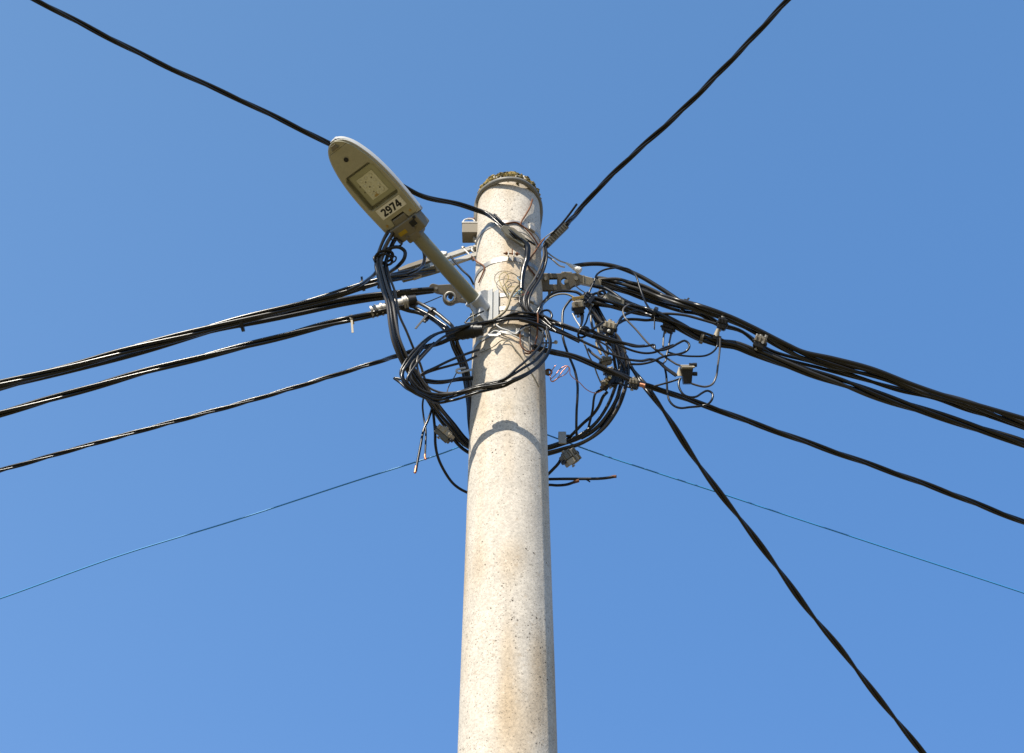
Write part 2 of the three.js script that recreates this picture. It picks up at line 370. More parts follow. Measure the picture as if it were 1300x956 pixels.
  const hole = [[0.148, -0.064], [0.158, -0.073], [0.284, -0.070], [0.300, -0.056], [0.300, 0.056], [0.284, 0.070], [0.158, 0.073], [0.148, 0.064]];
  const base = [...outline(0, 0.060, 0.395).filter(([p]) => p < 0.392)];
  const cover = put('lower_cover', H(flat([[0.062, 0.036], [0.062, half(0.066) - 0.006], [0.068, half(0.068)], ...outline(0, 0.072, 0.393).slice(0, 41), ...outline(0, 0.072, 0.393).slice(41), [0.068, -half(0.068)], [0.062, -half(0.066) + 0.006], [0.062, -0.036], [0.088, -0.032], [0.088, 0.032]], [hole], -0.016, -0.004, 0.0015)), coverPaint);
  put('nose_cap', H(flat([...outline(0, 0.396, 0.4229)], [], -0.0155, -0.004, 0.0012)), coverPaint);
  put('nose_latch', H(join([box(0.014, 0.006, 0.022, 0.410, -0.018, 0.004), box(0.006, 0.004, 0.034, 0.403, -0.0175, 0.004)])), darkPaint);
  put('light_sensor', H(cyl(0.0085, 0.0085, 0.006, 'y', 0.350, -0.0165, 0.002, 24)), M.blackPlastic);
  for (const s of [-1, 1]) put('screw', H(join([cyl(0.005, 0.005, 0.003, 'y', 0.076, -0.017, s * 0.058, 16), cyl(0.003, 0.003, 0.003, 'y', 0.076, -0.0185, s * 0.058, 6)])), M.brass, cover);
  // optical bay: recessed tray, LED board with its lenses, clear flat glass
  const tray = put('optic_tray', H(join([box(0.152, 0.003, 0.146, 0.224, 0.014, 0), box(0.003, 0.022, 0.140, 0.1500, 0.003, 0), box(0.003, 0.022, 0.132, 0.2985, 0.003, 0), box(0.146, 0.022, 0.003, 0.224, 0.003, 0.0725), box(0.146, 0.022, 0.003, 0.224, 0.003, -0.0725)])), std({ color: lin(0.34, 0.32, 0.20), roughness: 0.5, map: paintMap }));
  put('reflector_frame', H(flat([[0.162, -0.060], [0.288, -0.057], [0.288, 0.057], [0.162, 0.060]], [[[0.178, -0.038], [0.178, 0.038], [0.268, 0.038], [0.268, -0.038]]], 0.001, 0.006, 0.001)), std({ color: lin(0.50, 0.49, 0.36), roughness: 0.45, metalness: 0.2 }), tray);
  const board = put('led_board', H(box(0.090, 0.010, 0.078, 0.223, 0.002, 0)), std({ color: lin(0.86, 0.84, 0.76), roughness: 0.5 }), tray);
  for (let i = 0; i < 4; i++) for (let k = 0; k < 3; k++) put('led_lens', H(new THREE.SphereGeometry(0.0075, 14, 8).scale(1, 0.55, 1).translate(0.191 + i * 0.0215, -0.0032, (k - 1) * 0.0235)), std({ color: lin(0.80, 0.78, 0.68), roughness: 0.18 }), tray);
  for (const [i, k] of [[0.5, 0], [1.5, 0], [2.5, 0], [0.5, -1.3], [2.4, 1.3], [1.2, 1.3], [2.6, -1.3]]) put('board_screw', H(cyl(0.0028, 0.0028, 0.002, 'y', 0.191 + i * 0.0215, -0.0036, k * 0.0235 + 0.0118, 10)), M.olivePlastic, tray);
  put('lead_clip', H(join([box(0.008, 0.004, 0.016, 0.186, -0.0045, 0.012), box(0.014, 0.003, 0.006, 0.190, -0.0045, 0.006)])), M.brass, tray);
  put('glass', H(box(0.148, 0.003, 0.143, 0.224, -0.0085, 0, 0.0006)), new THREE.MeshPhysicalMaterial({ color: lin(0.97, 0.97, 0.93), roughness: 0.05, transmission: 1, thickness: 0, ior: 1.45 }), cover);
  // number plate
  {
    const c = document.createElement('canvas'); c.width = 512; c.height = 192; const k = c.getContext('2d');
    k.fillStyle = '#f0ebdc'; k.fillRect(0, 0, 512, 192); k.fillStyle = '#0b0b0b'; k.font = 'bold 176px sans-serif'; k.textAlign = 'center'; k.textBaseline = 'middle'; k.fillText('2974', 256, 102); k.lineWidth = 7; k.strokeStyle = '#0b0b0b'; k.strokeText('2974', 256, 102);
    for (let n = 0; n < 420; n++) { k.fillStyle = `rgba(${90 + rnd() * 60},${80 + rnd() * 50},${50 + rnd() * 40},${0.05 + rnd() * 0.22})`; const e = rnd() < 0.4; k.beginPath(); k.arc(e ? (rnd() < 0.5 ? rnd() * 24 : 512 - rnd() * 24) : rnd() * 512, rnd() * 192, 0.8 + rnd() * rnd() * 7, 0, 7); k.fill(); }
    const t = new THREE.CanvasTexture(c); t.colorSpace = THREE.SRGBColorSpace; t.anisotropy = 8;
    const s = part('number_plate', new THREE.BoxGeometry(0.118, 0.043, 0.0012), [0, 1, 2, 3, 4].map(() => M.whitePlastic), lamp);
    s.material = std({ map: t, roughness: 0.55 });
    const g = new THREE.PlaneGeometry(0.118, 0.043), face = new THREE.Matrix4().makeBasis(z.clone().negate(), x.clone(), y.clone().negate());
    s.geometry = join([g, new THREE.PlaneGeometry(0.118, 0.043).rotateY(Math.PI).translate(0, 0, -0.001)]).applyMatrix4(face);
    s.position.copy(x).multiplyScalar(L - 0.02 + 0.1225).addScaledVector(y, -0.0185).addScaledVector(z, -0.006);
    tag(s, 'pale sticker with the black number 2974');
  }
  // spigot clamp between head and arm
  const clampBody = put('spigot_clamp', H(join([box(0.062, 0.052, 0.132, 0.026, -0.002, -0.002, 0.006), box(0.03, 0.036, 0.062, 0.066, -0.002, 0, 0.006), box(0.030, 0.06, 0.062, -0.008, 0, 0, 0.008)])), darkPaint);
  put('clamp_recess', H(join([box(0.022, 0.008, 0.024, 0.035, -0.029, -0.040, 0.002), box(0.010, 0.012, 0.010, 0.050, -0.027, -0.058)])), M.blackPlastic, clampBody);
  for (const [bx, by, bz] of [[0.020, -0.031, -0.028], [0.002, -0.034, 0.016]]) put('clamp_bolt', H(hex(0.0065, 0.008, 'y', bx, by, bz)), M.dullMetal, clampBody);
  put('yellow_label', H(box(0.016, 0.0012, 0.036, 0.026, -0.0288, 0.020, 0.0004)), std({ color: lin(0.55, 0.36, 0.02), roughness: 0.6, map: paintMap }), clampBody);
}

// ---------------------------------------------------------------- spans overhead and to both sides
const SPANS = 'cable spans leaving the pole';
bundle('overhead_cable', 'twisted black cable rising into the sky behind the lamp head', 'cable', onward([[0.067, 5.234, 0.144], [0.025, 5.261, 0.162], [-0.017, 5.313, 0.161], [-0.055, 5.37, 0.15], [-0.089, 5.418, 0.135], [-0.123, 5.435, 0.135], [-0.19, 5.445, 0.154], [-0.321, 5.45, 0.189], [-0.424, 5.46, 0.249], [-0.668, 5.5, 0.406], [-0.951, 5.56, 0.543], [-1.287, 5.64, 0.679], [-1.708, 5.75, 0.87], [-1.988, 5.83, 0.996]], 8), { n: 3, r: 0.0052, R: 0.0058, pitch: 0.75, phase: 0.4, loose: 0.1, mat: M.black, group: SPANS });
bundle('overhead_cable', 'twisted black cable rising into the sky from the pale ribbed clamp', 'cable', onward([[0.184, 5.356, 0.07], [0.222, 5.386, 0.1], [0.264, 5.3, 0.259], [0.334, 5.32, 0.351], [0.444, 5.35, 0.473], [0.63, 5.4, 0.664], [0.782, 5.45, 0.834], [0.96, 5.52, 1.036], [1.117, 5.58, 1.206]], 8), { n: 3, r: 0.0050, R: 0.0056, pitch: 0.5, phase: 1.2, loose: 0.1, mat: M.black, group: SPANS });
bundle('overhead_cable', 'fat twisted black cable held by the silver link clamp behind the lamp arm', 'cable', onward([[-0.289, 5.216, 0.03], [-0.347, 5.179, 0.05], [-0.442, 5.088, 0.113], [-0.544, 5.059, 0.102], [-0.659, 5.02, 0.088], [-0.83, 4.965, 0.075], [-0.999, 4.914, 0.065], [-1.166, 4.862, 0.054], [-1.388, 4.796, 0.038], [-1.606, 4.726, 0.018], [-1.822, 4.664, 0.005], [-2.035, 4.602, -0.008]], 9), { n: 4, r: 0.0068, R: 0.0098, pitch: 1.1, phase: 0.2, loose: 0.2, mat: [M.black, M.black, M.blackDusty], group: SPANS });
bundle('overhead_cable', 'thick black cable pair held by the grey eye clamp under the lamp arm', 'cable', onward([[-0.283, 5.088, 0.05], [-0.342, 5.08, 0.05], [-0.431, 5.074, 0.04], [-0.521, 5.068, 0.031], [-0.637, 5.039, 0.033], [-0.781, 5.001, 0.027], [-0.923, 4.959, 0.024], [-1.064, 4.918, 0.022], [-1.289, 4.849, 0.004], [-1.512, 4.783, -0.013], [-1.731, 4.715, -0.03], [-2.052, 4.616, -0.048]], 9), { n: 2, r: 0.0095, R: 0.0092, pitch: 1.7, phase: 1.35, mat: [M.black, M.blackDusty], group: SPANS });
bundle('overhead_cable', 'twisted black cable held by the ribbed silver sleeve below the lamp', 'cable', onward([[-0.359, 4.971, 0.1], [-0.457, 4.934, 0.1], [-0.511, 4.925, 0.09], [-0.597, 4.935, 0.05], [-0.711, 4.903, 0.043], [-0.881, 4.851, 0.032], [-1.104, 4.787, 0.017], [-1.325, 4.722, 0.001], [-1.571, 4.646, -0.023], [-1.811, 4.565, -0.039], [-2.022, 4.497, -0.057]], 9), { n: 3, r: 0.0066, R: 0.0077, pitch: 1.05, phase: 2.2, mat: M.black, group: SPANS });
bundle('overhead_cable', 'thin tightly twisted black cable running out from the hanging front coil', 'cable', onward([[-0.19, 4.754, 0.16], [-0.241, 4.725, 0.16], [-0.296, 4.695, 0.17], [-0.377, 4.661, 0.17], [-0.464, 4.706, 0.08], [-0.683, 4.631, 0.062], [-0.899, 4.558, 0.046], [-1.113, 4.492, 0.031], [-1.427, 4.393, 0.012], [-1.738, 4.298, -0.015], [-1.941, 4.234, -0.03]], 9), { n: 3, r: 0.0042, R: 0.0046, pitch: 0.42, phase: 0, loose: 0.04, mat: M.black, group: SPANS });
const rightGroup = SPANS;
bundle('overhead_cable', 'fat twisted black cable leaving the broad silver clamp with window openings', 'cable', onward([[0.331, 5.188, 0], [0.369, 5.182, 0], [0.434, 5.157, 0], [0.503, 5.131, 0], [0.572, 5.1, 0], [0.639, 5.026, 0.048], [0.713, 5.01, 0.034], [0.823, 4.98, 0.009], [0.916, 4.948, -0.018], [1.02, 4.896, -0.049], [1.115, 4.862, -0.077], [1.26, 4.84, -0.109], [1.402, 4.813, -0.131], [1.545, 4.773, -0.165], [1.687, 4.744, -0.189], [1.925, 4.679, -0.243], [2.16, 4.622, -0.291]], 9), { n: 4, r: 0.0070, R: 0.0104, pitch: 1.0, phase: 0.5, loose: 0.22, mat: [M.black, M.blackDusty, M.faded], group: rightGroup });
bundle('overhead_cable', 'black cable pair running just below the fat cable of the broad silver clamp', 'cable', onward([[0.362, 5.194, -0.03], [0.436, 5.159, -0.03], [0.505, 5.125, -0.03], [0.574, 5.096, -0.03], [0.656, 5.062, -0.03], [0.72, 5.03, -0.014], [0.794, 4.996, -0.042], [0.878, 4.977, -0.059], [0.982, 4.912, -0.1], [1.172, 4.863, -0.128], [1.312, 4.823, -0.148], [1.455, 4.791, -0.175], [1.599, 4.769, -0.194], [1.742, 4.727, -0.229], [1.933, 4.683, -0.266], [2.169, 4.623, -0.316]], 9), { n: 2, r: 0.0068, R: 0.0074, pitch: 0.9, phase: 0.9, mat: [M.black, M.faded], group: rightGroup });
bundle('overhead_cable', 'fat twisted black cable held by the dull brown wedge clamp with the eye', 'cable', onward([[0.315, 5.053, 0.03], [0.389, 5.031, 0.03], [0.461, 5.008, 0.03], [0.516, 4.992, 0.03], [0.55, 4.956, 0.054], [0.632, 4.925, 0.028], [0.706, 4.894, 0.002], [0.779, 4.877, -0.012], [0.838, 4.871, -0.017], [0.907, 4.851, -0.034], [1.106, 4.795, -0.081], [1.231, 4.773, -0.113], [1.347, 4.748, -0.147], [1.517, 4.703, -0.184], [1.728, 4.657, -0.236], [1.921, 4.617, -0.283], [2.16, 4.557, -0.346]], 9), { n: 4, r: 0.0072, R: 0.0108, pitch: 0.95, phase: 0.1, loose: 0.25, mat: [M.black, M.blackDusty, M.faded], group: rightGroup });
bundle('overhead_cable', 'slim twisted black cable running out past the copper lit connector', 'cable', onward([[0.087, 4.722, 0.144], [0.118, 4.731, 0.12], [0.166, 4.724, 0.11], [0.236, 4.71, 0.1], [0.323, 4.674, 0.09], [0.409, 4.636, 0.08], [0.452, 4.615, 0.07], [0.502, 4.626, 0.039], [0.574, 4.621, 0.008], [0.763, 4.59, -0.057], [0.896, 4.572, -0.111], [1.038, 4.547, -0.159], [1.183, 4.527, -0.214], [1.328, 4.502, -0.261], [1.624, 4.453, -0.368], [1.925, 4.397, -0.48], [2.169, 4.343, -0.552]], 9), { n: 3, r: 0.0056, R: 0.0060, pitch: 0.7, phase: 0.7, loose: 0.06, mat: [M.black, M.blackDusty], group: SPANS });
bundle('overhead_cable', 'twisted black cable dropping steeply from the ring of cables', 'cable', onward([[0.433, 4.838, -0.05], [0.453, 4.788, -0.05], [0.481, 4.732, -0.05], [0.51, 4.64, -0.016], [0.572, 4.573, -0.071], [0.661, 4.482, -0.174], [0.762, 4.383, -0.27], [0.864, 4.291, -0.36], [0.979, 4.181, -0.465], [1.094, 4.068, -0.573], [1.209, 3.969, -0.669], [1.306, 3.881, -0.757], [1.541, 3.672, -0.958]], 7), { n: 2, r: 0.0064, R: 0.0058, pitch: 0.46, phase: 0.2, loose: 0.1, mat: [M.black, M.blackDusty], group: SPANS });
wire('blue_wire', 'thin blue wire passing behind the pole to both sides', 'wire', [...onward([[-0.144, 4.524, -0.16], [-0.247, 4.545, -0.251], [-0.563, 4.456, -0.3], [-0.996, 4.348, -0.391], [-1.428, 4.246, -0.476], [-1.861, 4.127, -0.576], [-2.091, 4.07, -0.624]], 8).reverse(), ...onward([[0.062, 4.608, -0.17], [0.134, 4.566, -0.16], [0.257, 4.541, -0.203], [0.328, 4.515, -0.211], [0.552, 4.447, -0.243], [0.766, 4.394, -0.287], [0.954, 4.346, -0.327], [1.354, 4.245, -0.411], [1.867, 4.117, -0.52], [2.096, 4.058, -0.569]], 8)], 0.0027, M.blueWire, null, 0.02);

// ---------------------------------------------------------------- clamps and fittings
const CL = 'clamps anchoring the cables';
{ // silver link clamp, upper left
  const p0 = [-0.123, 5.353, 0], p1 = [-0.429, 5.154, 0.05], o = along('anchor_clamp', 'silver twin link clamp with jaws gripping the fat cable behind the lamp arm', 'clamp', p0, p1, [-0.25, -0.12, 0.95], CL);
  part('pole_eye', join([new THREE.TorusGeometry(0.016, 0.005, 10, 24).translate(0.006, 0, 0), cyl(0.006, 0.006, 0.05, 'z', 0.014, 0, 0), box(0.03, 0.02, 0.012, -0.006, 0, 0)]), M.zinc, o);
  for (const s of [-1, 1]) part('link_bar', plate([[0, -0.009], [0.195, -0.010], [0.202, 0], [0.195, 0.010], [0, 0.009], [-0.007, 0]], [{ x: 0.010, y: 0, r: 0.004 }, { x: 0.19, y: 0, r: 0.004 }], 0.014).translate(0.01, s * 0.024 + 0.004, s * 0.003), M.zinc, o);
  part('cross_bolt', join([cyl(0.005, 0.005, 0.076, 'y', 0.045, 0.004, 0), hex(0.009, 0.007, 'y', 0.045, 0.042, 0), hex(0.009, 0.007, 'y', 0.045, -0.034, 0)]), M.steel, o);
  part('cross_bolt', cyl(0.005, 0.005, 0.06, 'y', 0.195, 0.004, 0), M.steel, o);
  part('jaw', plate([[0.165, 0.032], [0.23, 0.029], [0.345, 0.018], [0.345, 0.006], [0.19, 0.004]], [], 0.040).translate(0, 0.002, 0), M.olivePlastic, o);
  part('jaw', plate([[0.150, -0.016], [0.18, -0.027], [0.30, -0.026], [0.345, -0.020], [0.345, -0.009], [0.20, -0.007]], [], 0.040), M.dullMetal, o);
  part('jaw_tab', box(0.034, 0.016, 0.03, 0.290, 0.026, 0), M.beigePlastic, o); part('jaw_tab', box(0.02, 0.012, 0.03, 0.275, -0.026, 0), M.beigePlastic, o);
  for (let i = 0; i < 4; i++) part('tooth', box(0.005, 0.010, 0.024, 0.245 + i * 0.026, -0.023, 0), M.blackPlastic, o);
  part('keeper', plate([[0.12, -0.034], [0.135, -0.046], [0.165, -0.048], [0.18, -0.038], [0.165, -0.028], [0.13, -0.026]], [], 0.02), M.whitePlastic, o);
  part('keeper_plate', plate([[0.165, 0.016], [0.225, 0.010], [0.232, 0.028], [0.175, 0.037]], [{ x: 0.195, y: 0.024, r: 0.004 }], 0.012).translate(0, 0, 0.018), M.zinc, o);
}
{ // eye clamp, left
  const p0 = [-0.12, 5.066, 0.03], p1 = [-0.296, 5.096, 0.05], o = along('anchor_clamp', 'grey eye shaped clamp with a ring gripping the thick black cable pair', 'clamp', p0, p1, [0, -0.55, 0.83], CL);
  const arc = (cx, cy, r, a0, a1, n = 8) => Array.from({ length: n + 1 }, (_, i) => [cx + r * Math.cos(a0 + (a1 - a0) * i / n), cy + r * Math.sin(a0 + (a1 - a0) * i / n)]);
  // x runs from the pole out to the left, y points down in this frame
  part('plate', plate([[0.00, -0.004], [0.05, -0.010], [0.075, -0.030], [0.105, -0.028], [0.15, -0.016], ...arc(0.168, -0.004, 0.013, -1.4, 1.4), [0.15, 0.012], [0.125, 0.012], ...arc(0.098, 0.022, 0.026, 0.2, 2.6), [0.06, 0.028], [0.0, 0.024]], [{ x: 0.098, y: 0.020, r: 0.0155 }, [[0.025, 0.004], [0.058, 0.002], [0.060, 0.017], [0.025, 0.018]]], 0.026, 0.002), M.dullMetal, o);
  part('ring', new THREE.TorusGeometry(0.0185, 0.0045, 10, 28).translate(0.098, 0.020, 0.014), M.zinc, o);
  part('bolt', join([cyl(0.006, 0.006, 0.03, 'z', 0.096, 0.018, 0.002), hex(0.010, 0.008, 'z', 0.096, 0.018, 0.018)]), M.blackPlastic, o);
  part('pin', cyl(0.005, 0.005, 0.03, 'z', 0.155, -0.003, 0.004), M.zinc, o);
  for (const rx of [0.05, 0]) part('cross_rod', box(0.013, 0.032, 0.018, rx, 0.010, 0.003), M.zinc, o);
}
{ // ribbed sleeve, left
  const p0 = [-0.36, 4.981, 0.1], p1 = [-0.51, 4.935, 0.09], o = along('anchor_clamp', 'ribbed silver sleeve clamp on the twisted cable with a black end', 'clamp', p0, p1, [0, -0.55, 0.83], CL), l = dist(p0, p1);
  const half = 0.0225;
  part('sleeve', join([cyl(half, half * 0.85, l * 0.42, 'x', l * 0.26, 0, 0, 24), cyl(half * 0.92, half * 0.84, l * 0.5, 'x', l * 0.70, 0, 0, 24)]), M.zinc, o);
  for (const t of [0.10, 0.16, 0.36, 0.55, 0.70, 0.84, 0.94]) part('rib', cyl(half * (1.25 - t * 0.2), half * (1.25 - t * 0.2), 0.007, 'x', l * t, 0, 0, 24), M.steel, o);
  part('end_cap', cyl(half * 1.1, half * 0.9, 0.03, 'x', -0.008, 0.0, 0, 24), M.blackPlastic, o);
}
{ // wedge clamp of the upper left cable, lying on the front of the pole
  const p0 = [-0.016, 5.303, 0.161], p1 = [0.067, 5.237, 0.144], o = along('anchor_clamp', 'olive wedge clamp lying slantwise across the pole front', 'clamp', p0, p1, [0, -0.4, 0.9], CL), l = dist(p0, p1);
  part('wedge_body', plate([[-0.006, 0.008], [0.015, 0.017], [l, 0.013], [l, -0.011], [0.02, -0.013], [-0.006, -0.004]], [], 0.024, 0.002).translate(0, -0.004, 0.002), M.olivePlastic, o);
  part('wedge', plate([[0.01, 0.012], [0.03, 0.020], [l * 0.8, 0.017], [l * 0.9, 0.011]], [], 0.018, 0.001).translate(0, 0, 0.004), M.dullMetal, o);
  part('wire_bail', sweep(samples([[l * 0.35, 0.016, 0.004], [l * 0.7, 0.030, 0], [l * 1.05, 0.034, -0.02], [l * 1.3, 0.026, -0.045]], 0.006), 0.0022, 8), M.steel, o);
}
{ // ribbed clamp of the upper right cable
  const p0 = [0.147, 5.324, 0.055], p1 = [0.221, 5.386, 0.1], o = along('anchor_clamp', 'pale ribbed wedge clamp at the foot of a rising cable opposite the lamp', 'clamp', p0, p1, [0, -0.55, 0.83], CL), l = dist(p0, p1);
  part('wedge_body', plate([[0, -0.011], [l, -0.013], [l + 0.004, 0.012], [0.004, 0.014]], [], 0.026, 0.002), M.greyPlastic, o);
  for (let i = 0; i < 9; i++) part('rib', box(0.004, 0.026, 0.004, 0.008 + i * l / 9.2, 0, 0.014), M.greyPlastic, o);
  part('end_ring', cyl(0.0145, 0.0135, 0.012, 'x', -0.002, 0.001, 0, 20), M.blackPlastic, o);
  part('wire_bail', sweep(samples([[l * 0.8, 0.012, 0.0], [l * 0.3, 0.024, -0.01], [-0.02, 0.034, -0.03]], 0.005), 0.0022, 8), M.steel, o);
}
{ // broad clamp, right
  const p0 = [0.122, 5.186, 0], p1 = [0.363, 5.178, 0], o = along('anchor_clamp', 'broad silver plate clamp with window openings opposite the lamp', 'clamp', p0, p1, [0, -0.55, 0.83], CL);
  const u = 0.0029;      // sizes below follow the fitting: 1 step is about 3 mm
  const q = (a) => a.map(([x, y]) => [(x - 0) * u, y * u]);
  part('plate', plate(q([[2, 7.5], [26, 8.5], [32, 11], [40, 9], [48, 9.5], [57, 5.5], [58, -1], [52, -3.5], [44, -6.5], [40, -9.5], [36, -12.5], [2, -13.5], [0, -3]]), [q([[12, 2.5], [22, 3], [22, -6], [12, -6.5]]), { x: 31.5 * u, y: -1 * u, r: 4.6 * u, ry: 5.4 * u }], 0.007, 0.0015).translate(0, 0, 0.016), M.dullMetal, o);
  o.add(o.children[0].clone()); o.children[1].name = 'plate'; o.children[1].position.z = -0.034;
  for (const a of [[0.075, 0.006, 0.034, 0.043, 0.023, 0.001], [0.034, 0.008, 0.034, 0.048, -0.021, 0.002], [0.04, 0.005, 0.032, 0.10, 0.031, 0]]) part('face_strip', box(...a), M.zinc, o);
  part('bolt', join([cyl(0.005, 0.005, 0.05, 'z', 0.098, -0.006, 0), hex(0.0085, 0.008, 'z', 0.098, -0.006, 0.02), cyl(0.006, 0.006, 0.03, 'y', 0.098, -0.018, 0)]), M.steel, o);
  part('bolt', join([cyl(0.004, 0.004, 0.05, 'z', 0.02, 0.004, 0), hex(0.008, 0.006, 'z', 0.02, 0.004, 0.023)]), M.zinc, o);
  part('pin', cyl(0.008, 0.008, 0.006, 'z', 0.137, 0.008, 0.021, 18), M.steel, o);
  const sl = part('wedge_sleeve', join([plate([[0.155, 0.020], [0.232, 0.002], [0.230, -0.024], [0.150, -0.008]], [], 0.036, 0.002)]), M.beigePlastic, o);
  part('sleeve_rib', box(0.005, 0.034, 0.040, 0.165, 0.004, 0), M.beigePlastic, sl); part('sleeve_rib', box(0.006, 0.032, 0.042, 0.228, -0.011, 0), M.beigePlastic, sl);
  part('lower_tab', box(0.012, 0.016, 0.016, 0.036, -0.046, 0.002), M.dullMetal, o);
}
{ // dark clamp behind on the right, with an eye
  const p0 = [0.34, 5.087, 0.03], p1 = [0.429, 5.028, 0.03], o = along('anchor_clamp', 'dull brown wedge clamp with a round eye on the lowest fat cable opposite the lamp', 'clamp', p0, p1, [0, -0.55, 0.83], CL), l = dist(p0, p1);
  part('wedge_body', plate([[0.035, 0.016], [l, 0.013], [l + 0.006, 0], [l, -0.014], [0.03, -0.006]], [], 0.034, 0.002), M.olivePlastic, o);
  part('eye', new THREE.TorusGeometry(0.0125, 0.0055, 10, 26).translate(0.012, 0.004, 0.004), M.blackPlastic, o);
  part('hook', join([box(0.012, 0.016, 0.012, 0.038, -0.012, 0.02), box(0.05, 0.006, 0.03, 0.07, 0.012, 0.006)]), M.zinc, o);
}
{ // tin box on the left of the pole
  const o = thing('metal_box', 'small grey metal terminal box fixed beside the topmost strap of the pole', 'box', [-0.152, 5.446, 0]);
  part('case', box(0.072, 0.052, 0.06, 0.004, 0, 0, 0.003), M.dullMetal, o);
  part('lid', box(0.076, 0.008, 0.064, 0.004, 0.030, 0, 0.002), M.zinc, o);
  part('bracket', join([box(0.05, 0.012, 0.02, 0.036, -0.034, 0), box(0.012, 0.03, 0.02, 0.025, -0.045, 0)]), M.zinc, o);
  part('hook', sweep(samples([[-0.012, 0.030, 0.01], [-0.028, 0.045, 0.01], [-0.026, 0.064, 0.01], [-0.008, 0.072, 0.01], [0.012, 0.066, 0.01], [0.016, 0.056, 0.01]], 0.004), 0.0032, 8), M.whitePlastic, o);
  part('gland', cyl(0.005, 0.005, 0.028, 'x', 0.002, 0.078, 0.004), M.rust, o);
}
{ // bolt end sticking out right of the pole
  const o = thing('eye_bolt', 'short rusty eye bolt sticking out of the pole beside the copper curls', 'bolt', [0.121, 4.725, 0]);
  part('shank', cyl(0.008, 0.008, 0.04, 'x', 0.006, 0, 0), M.dullMetal, o);
  part('eye', new THREE.TorusGeometry(0.011, 0.004, 8, 20).rotateX(1.2).translate(0.024, 0, 0), M.rust, o);
}

// ---------------------------------------------------------------- cables and wires on the pole
wire('grey_hoop', 'grey cable hoop arching over the top of the pole', 'cable', [[-0.133, 5.46, -0.03], [-0.131, 5.492, -0.02], [-0.131, 5.543, 0], [-0.128, 5.601, 0.02], [-0.108, 5.612, 0.07], [-0.072, 5.611, 0.11], [-0.038, 5.603, 0.137], [-0.003, 5.601, 0.146], [0.036, 5.601, 0.142], [0.07, 5.603, 0.12], [0.102, 5.604, 0.08], [0.123, 5.597, 0.03], [0.128, 5.572, 0], [0.125, 5.542, -0.02], [0.118, 5.506, -0.04], [0.113, 5.477, -0.06]], 0.0100, M.hoopGrey);
const UP = 'rusty binding wires';
wire('binding_wire', 'rusty wire across the topmost strap on the pole front', 'wire', [[-0.035, 5.356, 0.129], [-0.005, 5.363, 0.133], [0.028, 5.371, 0.13], [0.055, 5.359, 0.121], [0.089, 5.329, 0.103], [0.114, 5.297, 0.081]], 0.003, M.rust, UP);
wire('binding_wire', 'rusty wire running down beside the two black jumper cables', 'wire', [[0.138, 5.336, 0.077], [0.116, 5.281, 0.093], [0.1, 5.246, 0.093], [0.085, 5.204, 0.105], [0.071, 5.157, 0.115], [0.096, 5.126, 0.096], [0.111, 5.11, 0.079]], 0.0032, M.rust, UP);
wire('binding_wire', 'short bent rusty wire end just above the topmost strap', 'wire', [[0.094, 5.54, 0.095], [0.085, 5.488, 0.104], [0.069, 5.436, 0.114], [0.052, 5.388, 0.123], [0.045, 5.36, 0.126]], 0.0032, M.rust, UP);
wire('binding_wire', 'rusty wire hanging from the bolted strap by the lamp arm', 'wire', [[-0.148, 5.316, 0.007], [-0.123, 5.228, 0.061], [-0.091, 5.156, 0.099], [-0.098, 5.13, 0.092], [-0.113, 5.102, 0.074]], 0.003, M.rust, UP);
const JUMP = 'jumper cables down the pole front';
wire('jumper_cable', 'thick black cable end hanging from the olive wedge clamp', 'cable', [[0.044, 5.252, 0.152], [0.067, 5.231, 0.148], [0.071, 5.222, 0.146], [0.072, 5.197, 0.142], [0.068, 5.162, 0.135], [0.059, 5.124, 0.135], [0.053, 5.089, 0.134], [0.049, 5.043, 0.136], [0.048, 5.01, 0.136]], (t) => 0.0125 - 0.004 * t, M.black, JUMP);
wire('jumper_cable', 'thin black tail beside the olive wedge clamp', 'cable', [[-0.055, 5.375, 0.169], [-0.022, 5.326, 0.171], [0.016, 5.29, 0.167], [0.063, 5.268, 0.143], [0.101, 5.269, 0.109]], 0.0042, M.black, JUMP);
wire('jumper_cable', 'thin black tail above the pale ribbed wedge clamp', 'cable', [[0.257, 5.335, 0.258], [0.231, 5.325, 0.217], [0.206, 5.31, 0.187], [0.169, 5.35, 0.09], [0.145, 5.33, 0.07]], 0.0042, M.blackDusty, JUMP);
[[0, 'nearest the pole edge'], [1, 'in the middle'], [2, 'outermost']].forEach(([k, w]) => {
  const d = [[0, 0, 0], [0.006, 0.001, 0.006], [-0.004, 0.003, 0.010]][k];
  wire('jumper_cable', 'black jumper curving down from the ribbed clamp to the lower bundle, ' + w, 'cable', [[0.16, 5.35, 0.05], [0.141, 5.31, 0.06], [0.14, 5.22, 0.09], [0.128, 5.151, 0.096], [0.104, 5.062, 0.119], [0.079, 4.995, 0.135], [0.066, 4.933, 0.143], [0.076, 4.89, 0.138], [0.128, 4.887, 0.099], [0.186, 4.841, 0.12], [0.248, 4.819, 0.115]].map((p, i, a) => { const s = 0.3 + 0.7 * Math.sin(Math.PI * i / (a.length - 1)); return [p[0] + d[0] * (k + 0.4) * s, p[1] + d[1] * s, p[2] + d[2] * s]; }), 0.0044, k === 2 ? M.greyCable : M.blackDusty, JUMP);
});
